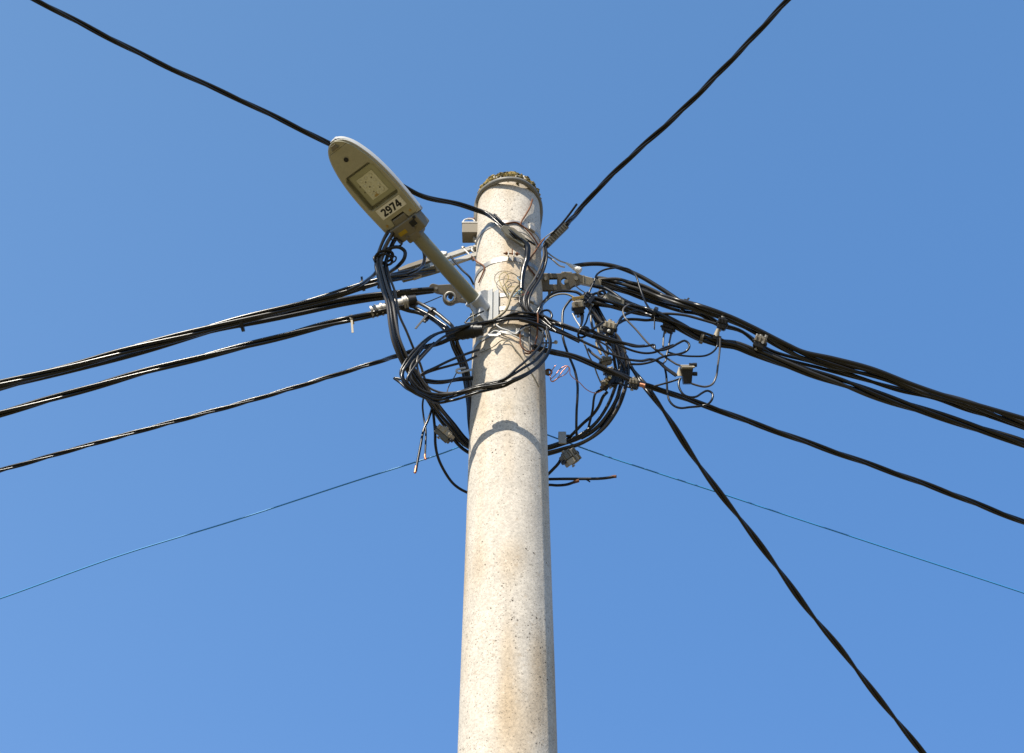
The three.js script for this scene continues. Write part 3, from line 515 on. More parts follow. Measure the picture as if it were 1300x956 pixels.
[0, 1].forEach((k) => wire('jumper_cable', k ? 'lower of two black jumpers sweeping away from the coloured wires' : 'upper of two black jumpers sweeping away from the coloured wires', 'cable', [[0.043, 4.977, 0.136], [0.043, 4.937, 0.139], [0.065, 4.907, 0.132], [0.097, 4.897, 0.117], [0.138, 4.899, 0.084], [0.187, 4.846, 0.13], [0.249, 4.82, 0.125], [0.301, 4.798, 0.12]].map((p) => [p[0], p[1] - k * 0.011, p[2] + k * 0.007]), 0.0042, k ? M.black : M.greyCable, JUMP));
wire('beige_cable', 'stiff beige cable stub standing on the pole front beside the bracket', 'cable', [[0.035, 5.008, 0.157], [0.02, 4.982, 0.157], [0.007, 4.95, 0.155], [0, 4.919, 0.151], [-0.011, 4.891, 0.149], [-0.029, 4.871, 0.145], [-0.053, 4.852, 0.142]], 0.0052, M.beigeCable);
// fine coloured telephone wires curled on the pole front
{
  const G = 'fine coloured wires on the pole front';
  wire('fine_wire', 'outermost khaki curl of fine wire on the pole front', 'wire', [[0, 4.964, 0.137], [-0.02, 5.003, 0.141], [-0.048, 5.046, 0.136], [-0.051, 5.074, 0.137], [-0.032, 5.09, 0.146], [-0.002, 5.087, 0.15], [0.025, 5.075, 0.146], [0.043, 5.057, 0.137], [0.043, 5.019, 0.132]], 0.0013, M.khakiWire, G, 0.004);
  wire('fine_wire', 'inner khaki curl of fine wire on the pole front', 'wire', [[0.001, 4.976, 0.137], [-0.007, 5.008, 0.142], [-0.018, 5.035, 0.147], [-0.014, 5.06, 0.151], [0.007, 5.077, 0.15], [0.03, 5.071, 0.143], [0.039, 5.041, 0.135], [0.034, 5.006, 0.132]], 0.0012, M.khakiWire, G, 0.004);
  wire('fine_wire', 'yellow fine wire looping between the strap bolt and the bracket', 'wire', [[0.007, 4.964, 0.137], [-0.011, 4.988, 0.144], [-0.034, 5.047, 0.148], [-0.03, 5.067, 0.153], [-0.012, 5.082, 0.151], [0, 5.06, 0.148], [-0.011, 5.028, 0.142], [-0.007, 5, 0.138], [0.02, 5.001, 0.137], [0.043, 4.996, 0.13]], 0.0013, M.yellowWire, G, 0.004);
  wire('fine_wire', 'pale blue fine wire knotted on the pole front', 'wire', [[0.018, 4.971, 0.136], [0.034, 4.993, 0.139], [0.05, 5.013, 0.138], [0.048, 5.04, 0.142], [0.034, 5.059, 0.142], [0.039, 5.074, 0.137], [0.05, 5.051, 0.131], [0.043, 5, 0.138], [0.036, 4.983, 0.136], [0.052, 5.005, 0.133], [0.048, 5.033, 0.13]], 0.0018, M.paleBlueWire, G, 0.004);
  wire('fine_wire', 'yellow fine wire twined with the pale blue one', 'wire', [[0.025, 4.977, 0.137], [0.043, 4.981, 0.138], [0.05, 5.004, 0.134], [0.034, 4.989, 0.143], [0.025, 5.017, 0.14], [-0.002, 5.015, 0.142], [-0.007, 5.023, 0.14]], 0.0013, M.yellowWire, G, 0.004);
  wire('fine_wire', 'red fine wire end beside the coloured knot', 'wire', [[0.043, 4.981, 0.132], [0.057, 4.988, 0.131], [0.075, 4.998, 0.124], [0.066, 5.011, 0.126], [0.052, 5.014, 0.13]], 0.0015, M.redWire, G, 0.004);
  wire('fine_wire', 'long yellow fine wire reaching up along the pole edge beside the jumpers', 'wire', [[0.048, 4.978, 0.128], [0.066, 5.016, 0.122], [0.085, 5.075, 0.106], [0.102, 5.128, 0.088]], 0.0014, M.yellowWire, G, 0.004);
}
// black cables crossing the pole front and the coil that hangs there
{
  const o = thing('cable_coil', 'slack coil of black cable hanging in loops before the pole', 'coil', [-0.066, 4.469, 0.235]);
  const turn = (pts, r, mat) => { const P = samples(pts, 0.008); P.forEach((p) => p.sub(o.position)); part('turn', sweep(P, r, 10), mat, o); };
  const ring = [[0.154, 4.821, 0.13], [0.11, 4.877, 0.118], [0.056, 4.868, 0.145], [-0.001, 4.86, 0.154], [-0.052, 4.843, 0.147], [-0.111, 4.82, 0.16], [-0.182, 4.77, 0.19], [-0.248, 4.714, 0.22], [-0.292, 4.632, 0.255], [-0.337, 4.536, 0.275], [-0.356, 4.481, 0.275], [-0.341, 4.441, 0.265], [-0.297, 4.425, 0.235], [-0.239, 4.441, 0.19], [-0.2, 4.46, 0.18], [-0.174, 4.463, 0.188], [-0.125, 4.468, 0.208], [-0.091, 4.474, 0.217], [-0.053, 4.481, 0.221], [-0.006, 4.488, 0.229], [0.018, 4.498, 0.234], [0.04, 4.512, 0.23], [0.072, 4.543, 0.218], [0.105, 4.59, 0.2], [0.134, 4.656, 0.178], [0.146, 4.731, 0.155], [0.137, 4.812, 0.135]];
  turn(ring, 0.0046, M.black);
  turn(ring.map((p, i) => [p[0] + (i < 13 ? 0.016 : 0.004) * Math.sin(i * 0.6), p[1] + 0.004 + 0.012 * Math.cos(i * 0.5), p[2] + 0.006 * Math.sin(i * 0.45)]), 0.0044, M.blackDusty);
  turn(ring.map((p, i) => [p[0] + (i < 13 ? 0.018 : 0.004) * Math.sin(i * 0.5 + 1.5), p[1] - 0.006 - 0.010 * Math.cos(i * 0.4), p[2] - 0.006 + 0.006 * Math.cos(i * 0.45)]), 0.0046, M.black);
  turn([[-0.111, 4.823, 0.165], [-0.182, 4.769, 0.175], [-0.233, 4.692, 0.22], [-0.275, 4.603, 0.255], [-0.315, 4.515, 0.275], [-0.336, 4.453, 0.275], [-0.302, 4.434, 0.245], [-0.237, 4.454, 0.195], [-0.171, 4.474, 0.192], [-0.104, 4.478, 0.22], [-0.061, 4.486, 0.227], [-0.014, 4.496, 0.236], [0.029, 4.542, 0.236], [0.073, 4.607, 0.218], [0.109, 4.69, 0.185], [0.125, 4.776, 0.15]], 0.0044, M.blackDusty);
  turn([[-0.103, 4.702, 0.15], [-0.152, 4.671, 0.16], [-0.206, 4.633, 0.17], [-0.254, 4.597, 0.175], [-0.293, 4.568, 0.18], [-0.311, 4.547, 0.18], [-0.323, 4.521, 0.185], [-0.309, 4.495, 0.175], [-0.255, 4.473, 0.17], [-0.201, 4.473, 0.18], [-0.147, 4.467, 0.205], [-0.106, 4.471, 0.218], [-0.067, 4.479, 0.224], [-0.027, 4.487, 0.231], [0.013, 4.514, 0.234], [0.053, 4.557, 0.222], [0.095, 4.614, 0.195], [0.127, 4.698, 0.15]], 0.0046, M.black);
  turn([[-0.112, 4.681, 0.14], [-0.152, 4.647, 0.15], [-0.201, 4.62, 0.16], [-0.249, 4.598, 0.165], [-0.286, 4.576, 0.17], [-0.311, 4.547, 0.175], [-0.318, 4.523, 0.175]], 0.0044, M.black);
  turn([[-0.126, 4.634, 0.08], [-0.167, 4.614, 0.1], [-0.206, 4.586, 0.12], [-0.247, 4.574, 0.13], [-0.287, 4.573, 0.14], [-0.314, 4.572, 0.15], [-0.331, 4.553, 0.16]], 0.0046, M.blackDusty);
  turn([[-0.126, 4.633, 0.07], [-0.181, 4.611, 0.09], [-0.233, 4.574, 0.12], [-0.27, 4.559, 0.14], [-0.305, 4.561, 0.15]], 0.0042, M.black);
  turn([[-0.293, 4.635, 0.235], [-0.313, 4.57, 0.26], [-0.328, 4.508, 0.275], [-0.321, 4.464, 0.27], [-0.29, 4.445, 0.24], [-0.239, 4.451, 0.21], [-0.186, 4.456, 0.207]], 0.0042, M.faded);
  turn([[-0.288, 4.644, 0.235], [-0.332, 4.541, 0.27], [-0.354, 4.483, 0.28], [-0.351, 4.453, 0.28], [-0.328, 4.434, 0.265], [-0.284, 4.428, 0.235], [-0.241, 4.434, 0.205], [-0.2, 4.445, 0.19]], 0.0044, M.black);
  turn([[-0.302, 4.614, 0.25], [-0.308, 4.545, 0.265], [-0.299, 4.5, 0.26], [-0.273, 4.47, 0.23], [-0.226, 4.462, 0.205], [-0.173, 4.462, 0.205]], 0.0040, M.greyCable);
  turn([[-0.258, 4.682, 0.21], [-0.289, 4.612, 0.24], [-0.319, 4.531, 0.265], [-0.332, 4.481, 0.275], [-0.32, 4.448, 0.265], [-0.283, 4.44, 0.225], [-0.226, 4.445, 0.2]], 0.0042, M.blackDusty);
  turn([[-0.393, 4.555, 0.17], [-0.37, 4.534, 0.17], [-0.347, 4.501, 0.18], [-0.307, 4.469, 0.19], [-0.263, 4.443, 0.2]], 0.0046, M.blackDusty);
  turn([[-0.391, 4.56, 0.165], [-0.366, 4.55, 0.17], [-0.338, 4.54, 0.175], [-0.31, 4.522, 0.18]], 0.0042, M.black);
}
{ // tape binding on the front of the coil
  const p0 = [-0.105, 4.479, 0.213], p1 = [-0.022, 4.485, 0.222], o = along('tape_binding', 'black tape wrapped round the hanging coil in front of the pole', 'tape', p0, p1);
  part('wrap', sweep(samples([[0, 0, 0], [0.03, 0.001, 0], [0.06, -0.001, 0], [dist(p0, p1), 0, 0]], 0.006), (t) => (0.0125 + 0.0012 * Math.sin(t * 31)) * Math.pow(Math.sin(Math.PI * (0.12 + 0.76 * t)), 0.3), 14), M.blackPlastic, o);
  part('loose_end', box(0.018, 0.016, 0.003, dist(p0, p1) - 0.012, -0.010, 0.008).rotateZ(0.2), M.blackDusty, o);
}
{ // thick taped joint left of the pole
  const p0 = [-0.221, 4.787, 0.13], p1 = [-0.091, 4.791, 0.155], o = along('cable_joint', 'thick black taped cable joint beside the pole under the lamp bracket', 'joint', p0, p1), l = dist(p0, p1);
  part('sleeve', sweep(samples([[0, 0, 0], [l * 0.3, 0.002, 0], [l * 0.7, 0.001, 0], [l, 0, 0]], 0.005), (t) => 0.026 * Math.pow(Math.sin(Math.PI * (0.1 + 0.8 * t)), 0.35) + 0.0012 * Math.sin(t * 47), 20), M.blackPlastic, o);
  part('tape_edge', join([0.2, 0.45, 0.72].map((t) => cyl(0.0262, 0.0268, 0.012, 'x', l * t, 0.0015, 0, 22))), M.blackDusty, o);
}
// crossing cables on the pole front, just under the bracket
const CROSS = 'black cables crossing the pole front under the bracket';
['upper', 'middle', 'lower'].forEach((w, k) => wire('crossing_cable', w + ' black cable crossing the pole front under the lamp bracket', 'cable', [[-0.201, 4.794, 0.13], [-0.128, 4.818, 0.15], [-0.072, 4.852, 0.134], [-0.015, 4.857, 0.149], [0.041, 4.865, 0.144], [0.099, 4.884, 0.115], [0.147, 4.853, 0.115], [0.197, 4.823, 0.11], [0.253, 4.786, 0.11]].map((p) => [p[0], p[1] - k * 0.010, p[2] + (k - 1) * 0.004 + 0.004]), 0.0046, k === 1 ? M.blackDusty : M.black, CROSS));
wire('pale_wire', 'pale thin wire stretched over the black cables by the bracket', 'wire', [[-0.155, 4.814, 0.165], [-0.113, 4.821, 0.165], [-0.078, 4.846, 0.142], [-0.052, 4.845, 0.153], [-0.029, 4.859, 0.159], [-0.01, 4.888, 0.153]], 0.0022, M.khakiWire);
wire('pale_wire', 'pale thin wire arching round the pole below the lamp bracket', 'wire', [[-0.099, 4.735, 0.096], [-0.074, 4.73, 0.118], [-0.048, 4.736, 0.132], [-0.023, 4.754, 0.141], [0.002, 4.751, 0.141], [0.024, 4.717, 0.137], [0.046, 4.687, 0.129], [0.06, 4.662, 0.124], [0.09, 4.616, 0.104], [0.108, 4.585, 0.087]], 0.0019, M.khakiWire);
wire('pale_wire', 'white tie wire bow across the pole front', 'wire', [[-0.105, 4.779, 0.117], [-0.071, 4.788, 0.132], [-0.049, 4.802, 0.138], [-0.021, 4.786, 0.143], [0.013, 4.776, 0.144], [0.047, 4.76, 0.135], [0.069, 4.744, 0.123]], 0.0026, M.whitePlastic);
wire('brown_wire', 'brown wire crossing over the jumpers at the edge of the pole', 'wire', [[0.106, 4.887, 0.142], [0.107, 4.855, 0.135], [0.105, 4.83, 0.123], [0.102, 4.794, 0.113], [0.092, 4.752, 0.109], [0.074, 4.712, 0.117], [0.058, 4.707, 0.127]], 0.003, M.rust);
wire('pale_wire', 'pale wire sagging across the strap below the lamp bracket', 'wire', [[-0.049, 4.831, 0.144], [-0.029, 4.807, 0.149], [0.002, 4.791, 0.15], [0.024, 4.779, 0.146], [0.038, 4.797, 0.143], [0.058, 4.819, 0.136], [0.084, 4.839, 0.122], [0.107, 4.837, 0.099]], 0.0024, M.whitePlastic);
wire('brown_wire', 'brown wire bent under the jumpers on the pole front', 'wire', [[0.041, 4.802, 0.138], [0.042, 4.764, 0.138], [0.046, 4.726, 0.139], [0.069, 4.712, 0.128], [0.091, 4.731, 0.112]], 0.0026, M.rust);
wire('crossing_cable', 'thin black cable arching over the strap below the lamp bracket', 'cable', [[0.038, 4.786, 0.139], [0.038, 4.801, 0.143], [0.053, 4.821, 0.141], [0.075, 4.838, 0.13], [0.098, 4.843, 0.116], [0.121, 4.832, 0.1], [0.134, 4.78, 0.12], [0.136, 4.743, 0.12]], 0.0034, M.black, CROSS);
wire('crossing_cable', 'short upright black cable over the strap below the lamp bracket', 'cable', [[0.076, 4.862, 0.127], [0.077, 4.815, 0.124], [0.075, 4.762, 0.124], [0.079, 4.714, 0.12]], 0.0036, M.faded, CROSS);
wire('pale_wire', 'grey wire looping from the crossing cables down to the coil', 'wire', [[0.113, 4.868, 0.116], [0.129, 4.833, 0.12], [0.137, 4.779, 0.13], [0.13, 4.725, 0.14], [0.112, 4.678, 0.16], [0.089, 4.623, 0.19]], 0.003, M.greyCable);
wire('pale_wire', 'thin pale wire slanting from the bracket socket to the taped joint', 'wire', [[-0.128, 4.864, 0.17], [-0.125, 4.838, 0.17], [-0.126, 4.816, 0.165], [-0.138, 4.797, 0.16]], 0.002, M.khakiWire);
{
  const o = thing('pale_tag', 'small pale plastic tag hanging before the taped joint', 'tag', [-0.054, 4.763, 0.159]);
  part('card', box(0.038, 0.020, 0.002), M.whitePlastic, o).rotation.set(-0.5, 0.2, 0.45);
  part('strip', sweep(samples([[0.016, 0.010, 0], [0.03, 0.018, -0.006], [0.05, 0.014, -0.012]], 0.005), 0.0016, 7), M.whitePlastic, o);
}
wire('white_hook', 'white bent plastic hook beside the pole behind the coil', 'hook', [[-0.13, 4.687, 0.06], [-0.155, 4.67, 0.07], [-0.176, 4.654, 0.08], [-0.185, 4.659, 0.085], [-0.177, 4.672, 0.08], [-0.152, 4.682, 0.075]], 0.0042, M.whitePlastic);
wire('hook_wire', 'thin wire hanging from the white hook down to the coil', 'wire', [[-0.183, 4.645, 0.09], [-0.191, 4.605, 0.11], [-0.204, 4.535, 0.15], [-0.208, 4.472, 0.19]], 0.002, M.greyCable);

// ---------------------------------------------------------------- slack bundle hanging from the lamp and round behind the pole
{
  const pts = [[-0.412, 5.072, 0.36], [-0.427, 5.032, 0.36], [-0.441, 5.004, 0.34], [-0.448, 4.979, 0.33], [-0.451, 4.945, 0.325], [-0.439, 4.891, 0.32], [-0.421, 4.827, 0.315], [-0.401, 4.761, 0.31], [-0.388, 4.677, 0.305], [-0.375, 4.615, 0.29], [-0.348, 4.558, 0.25], [-0.317, 4.53, 0.2], [-0.279, 4.507, 0.13], [-0.244, 4.49, 0.06], [-0.209, 4.494, -0.02], [-0.144, 4.464, -0.1]];
  const tail = [[-0.015, 4.471, -0.17], [0.134, 4.484, -0.15], [0.194, 4.498, -0.14], [0.261, 4.514, -0.12], [0.324, 4.556, -0.1], [0.372, 4.623, -0.08], [0.399, 4.684, -0.06], [0.42, 4.769, -0.05], [0.412, 4.845, -0.04], [0.383, 4.914, -0.03], [0.349, 4.967, -0.01], [0.321, 5.034, 0], [0.302, 5.085, 0.01]];
  const o = thing('cable_loop', 'long slack loop of black cables hanging from the lamp and passing behind the pole', 'cable loop', pts[0]);
  strandPaths([...pts, ...tail], { n: 7, R: 0.0155, pitch: 0, phase: 0.9, loose: 0.35, step: 0.012 }).forEach((path, k) => { path.forEach((p) => p.sub(o.position)); part('strand', sweep(path, [0.0058, 0.005, 0.0062, 0.0048, 0.0055, 0.006, 0.0046][k], 10), [M.blackDusty, M.greyCable, M.black, M.black, M.blackDusty, M.black, M.greyCable][k], o); });
}
wire('lamp_lead', 'single dark lead dropping beside the slack loop', 'cable', [[-0.435, 4.977, 0.32], [-0.422, 4.919, 0.3], [-0.4, 4.861, 0.28], [-0.381, 4.775, 0.25], [-0.356, 4.728, 0.22], [-0.334, 4.69, 0.18], [-0.308, 4.655, 0.12], [-0.298, 4.638, 0.08], [-0.283, 4.616, 0.04]], 0.0044, M.greyCable);
wire('lamp_lead', 'thick black cable bending into a bow beside the knot under the lamp', 'cable', [[-0.6, 5.032, 0.1], [-0.552, 5.034, 0.13], [-0.511, 4.995, 0.2], [-0.465, 4.947, 0.3], [-0.442, 4.982, 0.345], [-0.425, 5.003, 0.35], [-0.39, 5.011, 0.35], [-0.368, 5, 0.34], [-0.37, 4.973, 0.33], [-0.39, 4.959, 0.31], [-0.425, 4.974, 0.26], [-0.453, 4.995, 0.2], [-0.477, 5.015, 0.14]], 0.0068, M.black);
wire('lamp_lead', 'black lead bowing from the lamp neck down to the link clamp', 'cable', [[-0.367, 5.088, 0.37], [-0.34, 5.07, 0.36], [-0.317, 5.054, 0.33], [-0.305, 5.058, 0.27], [-0.312, 5.08, 0.2], [-0.337, 5.117, 0.13], [-0.377, 5.134, 0.09], [-0.414, 5.121, 0.08]], 0.0062, M.black);
wire('lamp_lead', 'black lead running behind the lamp arm into the bracket', 'cable', [[-0.22, 5.196, 0.12], [-0.176, 5.127, 0.12], [-0.143, 5.084, 0.12], [-0.129, 5.057, 0.11]], 0.004, M.black);
wire('lamp_lead', 'thin black lead under the socket of the lamp arm', 'cable', [[-0.156, 4.82, 0.16], [-0.139, 4.842, 0.165], [-0.114, 4.853, 0.17], [-0.089, 4.873, 0.165]], 0.003, M.black);
wire('stay_wire', 'thin dark wire from the eye clamp to the ribbed sleeve', 'wire', [[-0.249, 5.037, 0.07], [-0.283, 4.997, 0.09], [-0.322, 4.964, 0.1]], 0.002, M.black);
{ // knot of tie wraps under the lamp
  const o = thing('cable_tie', 'dark tie wrapped twice round the knot under the lamp head', 'cable tie', [-0.439, 4.975, 0.34]);
  part('band', new THREE.TorusGeometry(0.030, 0.006, 8, 28).scale(1, 0.75, 0.5).rotateX(1.2).rotateZ(0.25), M.blackPlastic, o);
  part('band', new THREE.TorusGeometry(0.026, 0.005, 8, 28).scale(1, 0.8, 0.6).rotateX(1.25).rotateZ(-0.3).translate(0.004, -0.016, 0), M.blackPlastic, o);
  part('tail', sweep(samples([[-0.03, 0.004, 0], [-0.036, -0.012, 0.004], [-0.03, -0.032, 0.004]], 0.004), 0.0045, 8), M.blackPlastic, o);
  part('tail', sweep(samples([[0.02, 0.002, 0.004], [0.042, -0.010, 0.006], [0.040, -0.026, 0.004], [0.02, -0.04, 0.0]], 0.004), 0.003, 8), M.blackPlastic, o);
}
wire('lamp_lead', 'short pale lead from the lamp neck into the knot', 'cable', [[-0.41, 5.083, 0.365], [-0.418, 5.055, 0.365], [-0.425, 5.028, 0.36], [-0.437, 5.006, 0.35]], 0.0042, M.whitePlastic);
wire('lamp_lead', 'small black bow of lead above the knot under the lamp', 'cable', [[-0.415, 5.031, 0.365], [-0.399, 5.035, 0.365], [-0.381, 5.032, 0.36], [-0.379, 5.019, 0.355], [-0.39, 5.016, 0.35]], 0.0034, M.black);

// cables leaving the ribbed sleeve towards the taped joint
bundle('jumper_loop', 'stout black cables arching from the ribbed sleeve down to the taped joint', 'cable', [[-0.359, 4.978, 0.1], [-0.322, 4.954, 0.1], [-0.275, 4.91, 0.11], [-0.236, 4.862, 0.12], [-0.204, 4.818, 0.125], [-0.19, 4.768, 0.1], [-0.173, 4.742, 0.07], [-0.156, 4.699, 0.05], [-0.147, 4.654, 0.03], [-0.136, 4.561, 0.02], [-0.133, 4.505, 0], [-0.125, 4.45, -0.05]], { n: 4, r: 0.0064, R: 0.0105, pitch: 0, phase: 0.5, loose: 0.3, step: 0.012, mat: [M.black, M.blackDusty, M.greyCable], strand: 'strand' });
wire('jumper_loop', 'single black cable arching just under the ribbed sleeve', 'cable', [[-0.399, 4.955, 0.095], [-0.367, 4.945, 0.09], [-0.331, 4.935, 0.09], [-0.293, 4.906, 0.1], [-0.255, 4.865, 0.11], [-0.226, 4.82, 0.12]], 0.0078, M.black);
function tie(label, pos, r, axis, tail, mat) {
  const o = thing('cable_tie', label, 'cable tie', pos, 'cable ties');
  const g = new THREE.CylinderGeometry(r + 0.0015, r + 0.0015, 0.011, 24, 1), m = part('band', join([g, box(0.010, 0.014, 0.010, r + 0.003, 0, 0)]), mat, o);
  m.quaternion.setFromUnitVectors(new THREE.Vector3(0, 1, 0), vec(axis).normalize());
  if (tail) part('tail', join([box(0.008, 1, 0.002).scale(1, 1, 1)]), mat, o), o.children[1].scale.set(1, Math.hypot(...tail), 1), o.children[1].position.set(tail[0] / 2, tail[1] / 2, tail[2] / 2 + 0.012), o.children[1].quaternion.setFromUnitVectors(new THREE.Vector3(0, 1, 0), vec(tail).normalize());
  return o;
}
tie('black tie round the fat cable beside the hanging knot', [-0.542, 5.059, 0.102], 0.0185, [-0.96, -0.26, -0.1], [-0.006, 0.036, 0], M.blackPlastic);
tie('black tie joining the fat cable with the thick pair further out', [-0.983, 4.921, 0.045], 0.029, [-0.97, -0.24, -0.05], [0.002, -0.032, 0], M.blackPlastic);
tie('faded buff tie with a hanging tail on the sleeved cable', [-0.578, 4.936, 0.05], 0.0165, [-0.96, -0.26, -0.1], [0.010, -0.075, 0], M.beigePlastic);
tie('black tie with a long tail on the arch from the ribbed sleeve', [-0.28, 4.921, 0.105], 0.0195, [0.8, -0.6, 0.1], null, M.blackDusty);
tie('black tie tail sticking out below the arching cables', [-0.298, 4.884, 0.115], 0.010, [0.8, -0.5, 0.1], [-0.036, -0.062, 0], M.blackPlastic);
tie('broad black tie with a hanging tail on the lowest fat cable opposite the lamp', [0.542, 4.965, 0.05], 0.0255, [0.93, -0.36, 0], [-0.010, -0.092, 0.006], M.blackPlastic);
tie('black collar tie round the fat cables opposite the lamp', [0.662, 5.052, 0], 0.026, [0.93, -0.38, 0], [0.02, 0.03, 0], M.blackPlastic);
tie('grey tie on the brown clamp cable beyond its broad tie', [0.717, 4.892, 0.001], 0.021, [0.93, -0.36, 0], null, M.dullMetal);

// loose ends hanging left of the pole
const LOOSE = 'loose cable ends';
wire('loose_end', 'longer cut cable end with bare copper tip hanging below the coil', 'cable', [[-0.278, 4.55, 0.09], [-0.266, 4.52, 0.06], [-0.276, 4.472, 0.05], [-0.291, 4.423, 0.05], [-0.299, 4.354, 0.05], [-0.307, 4.28, 0.05], [-0.31, 4.247, 0.05]], 0.0044, M.black, LOOSE);
wire('loose_end', 'shorter cut cable end with bare copper tip hanging below the coil', 'cable', [[-0.291, 4.548, 0.1], [-0.298, 4.518, 0.07], [-0.294, 4.481, 0.05], [-0.284, 4.423, 0.05], [-0.282, 4.365, 0.05], [-0.282, 4.308, 0.05]], 0.0034, M.blackDusty, LOOSE);
wire('copper_tip', 'bare copper tip of the longer hanging cable end', 'tip', [[-0.31, 4.267, 0.05], [-0.311, 4.253, 0.05], [-0.313, 4.241, 0.05]], 0.0048, M.copper, 'bare copper tips');
wire('copper_tip', 'bare copper tip of the shorter hanging cable end', 'tip', [[-0.282, 4.317, 0.05], [-0.282, 4.306, 0.05], [-0.279, 4.297, 0.05]], 0.004, M.copper, 'bare copper tips');
wire('loose_end', 'black cable bowing down behind the pole to a short upturned cut end', 'cable', [[-0.264, 4.524, 0.07], [-0.259, 4.483, 0.04], [-0.254, 4.44, 0.02], [-0.252, 4.397, 0], [-0.244, 4.368, -0.03], [-0.226, 4.338, -0.06], [-0.194, 4.307, -0.1], [-0.158, 4.302, -0.14], [-0.121, 4.309, -0.17], [-0.001, 4.336, -0.19], [0.139, 4.34, -0.16], [0.173, 4.331, -0.15], [0.207, 4.328, -0.14], [0.233, 4.332, -0.13], [0.245, 4.337, -0.13]], 0.005, M.black, LOOSE);
wire('loose_end', 'straight cut cable end poking out from behind the pole', 'cable', [[-0.015, 4.381, -0.2], [0.113, 4.372, -0.17], [0.137, 4.365, -0.16], [0.191, 4.359, -0.15], [0.26, 4.352, -0.14], [0.32, 4.346, -0.13], [0.346, 4.349, -0.13], [0.377, 4.352, -0.125]], 0.0052, M.black, LOOSE);
wire('loose_end', 'short black barb beneath the straight cut end', 'cable', [[0.273, 4.35, -0.14], [0.28, 4.345, -0.14], [0.287, 4.339, -0.14]], 0.0028, M.black, LOOSE);
wire('copper_tip', 'brownish bare tip of the straight cut end', 'tip', [[0.357, 4.351, -0.13], [0.368, 4.352, -0.127], [0.379, 4.351, -0.124]], 0.0056, M.rust, 'bare copper tips');
wire('copper_tip', 'brownish bare tip of the bowed cut end', 'tip', [[0.229, 4.332, -0.132], [0.238, 4.334, -0.13], [0.247, 4.337, -0.13]], 0.006, M.rust, 'bare copper tips');
wire('loose_end', 'black cable bending from behind the pole up to the grey connector', 'cable', [[0.041, 4.33, -0.19], [0.117, 4.367, -0.17], [0.137, 4.382, -0.16], [0.157, 4.399, -0.15], [0.179, 4.421, -0.14], [0.193, 4.45, -0.135]], 0.0056, M.black, LOOSE);

// ---------------------------------------------------------------- right of the pole: jumpers and loops
const RIGHT = 'jumper wires opposite the lamp';
wire('jumper_cable', 'thick dark cable arching out of the pale plastic cone', 'cable', [[0.248, 5.261, 0], [0.267, 5.267, 0], [0.306, 5.274, 0], [0.354, 5.275, 0], [0.402, 5.265, 0], [0.448, 5.245, 0], [0.508, 5.207, 0], [0.575, 5.149, 0], [0.619, 5.107, 0], [0.655, 5.067, 0.005], [0.71, 5.002, 0.054], [0.818, 4.966, 0.037], [0.91, 4.934, 0.009], [1.036, 4.885, -0.032], [1.092, 4.865, -0.048], [1.205, 4.846, -0.064], [1.347, 4.817, -0.088], [1.507, 4.77, -0.128], [1.63, 4.738, -0.155], [1.772, 4.707, -0.181], [1.913, 4.675, -0.207], [2.147, 4.62, -0.254]], 0.0088, M.blackDusty, RIGHT, 0.015);
wire('jumper_cable', 'thin black wire leaping in a high arch over the broad silver clamp', 'wire', [[0.299, 5.056, 0.05], [0.306, 5.084, 0.05], [0.323, 5.129, 0.05], [0.336, 5.169, 0.05], [0.358, 5.19, 0.05], [0.392, 5.202, 0.05], [0.425, 5.205, 0.05], [0.452, 5.2, 0.05], [0.472, 5.184, 0.05], [0.485, 5.158, 0.05], [0.493, 5.109, 0.05], [0.503, 5.056, 0.05], [0.516, 5.016, 0.045], [0.532, 4.989, 0.04]], 0.0038, M.black, RIGHT);
wire('jumper_cable', 'upper black bow from the pole to the pale topped connector', 'cable', [[0.104, 4.912, 0.11], [0.118, 4.95, 0.11], [0.138, 5.037, 0.05], [0.157, 5.063, 0.05], [0.185, 5.079, 0.05], [0.223, 5.082, 0.05], [0.255, 5.071, 0.055], [0.279, 5.048, 0.055], [0.286, 5.032, 0.055]], 0.0056, M.black, RIGHT);
wire('jumper_cable', 'lower bow of green and yellow wire from the pole to the pale topped connector', 'wire', [[0.115, 4.928, 0.113], [0.135, 5.006, 0.07], [0.161, 5.034, 0.07], [0.189, 5.047, 0.07], [0.216, 5.047, 0.07], [0.239, 5.034, 0.07], [0.252, 5.018, 0.07]], 0.0036, M.khakiWire, RIGHT);
wire('jumper_cable', 'small black curl at the pole edge below the broad silver clamp', 'cable', [[0.113, 4.922, 0.09], [0.127, 4.943, 0.09], [0.145, 4.947, 0.09], [0.158, 4.928, 0.09], [0.156, 4.907, 0.09], [0.144, 4.901, 0.09]], 0.0042, M.black, RIGHT);
wire('jumper_cable', 'dark cable dropping from the pale topped connector past the copper curls', 'cable', [[0.247, 5.034, 0.06], [0.233, 5.028, 0.06], [0.218, 5.006, 0.06], [0.203, 4.974, 0.06], [0.199, 4.942, 0.06], [0.198, 4.877, 0.06], [0.199, 4.834, 0.06], [0.213, 4.778, 0.05], [0.238, 4.698, 0.04], [0.246, 4.643, 0.03], [0.245, 4.595, 0.02], [0.241, 4.544, 0], [0.24, 4.486, -0.04], [0.242, 4.485, -0.06]], 0.0046, M.blackDusty, RIGHT);
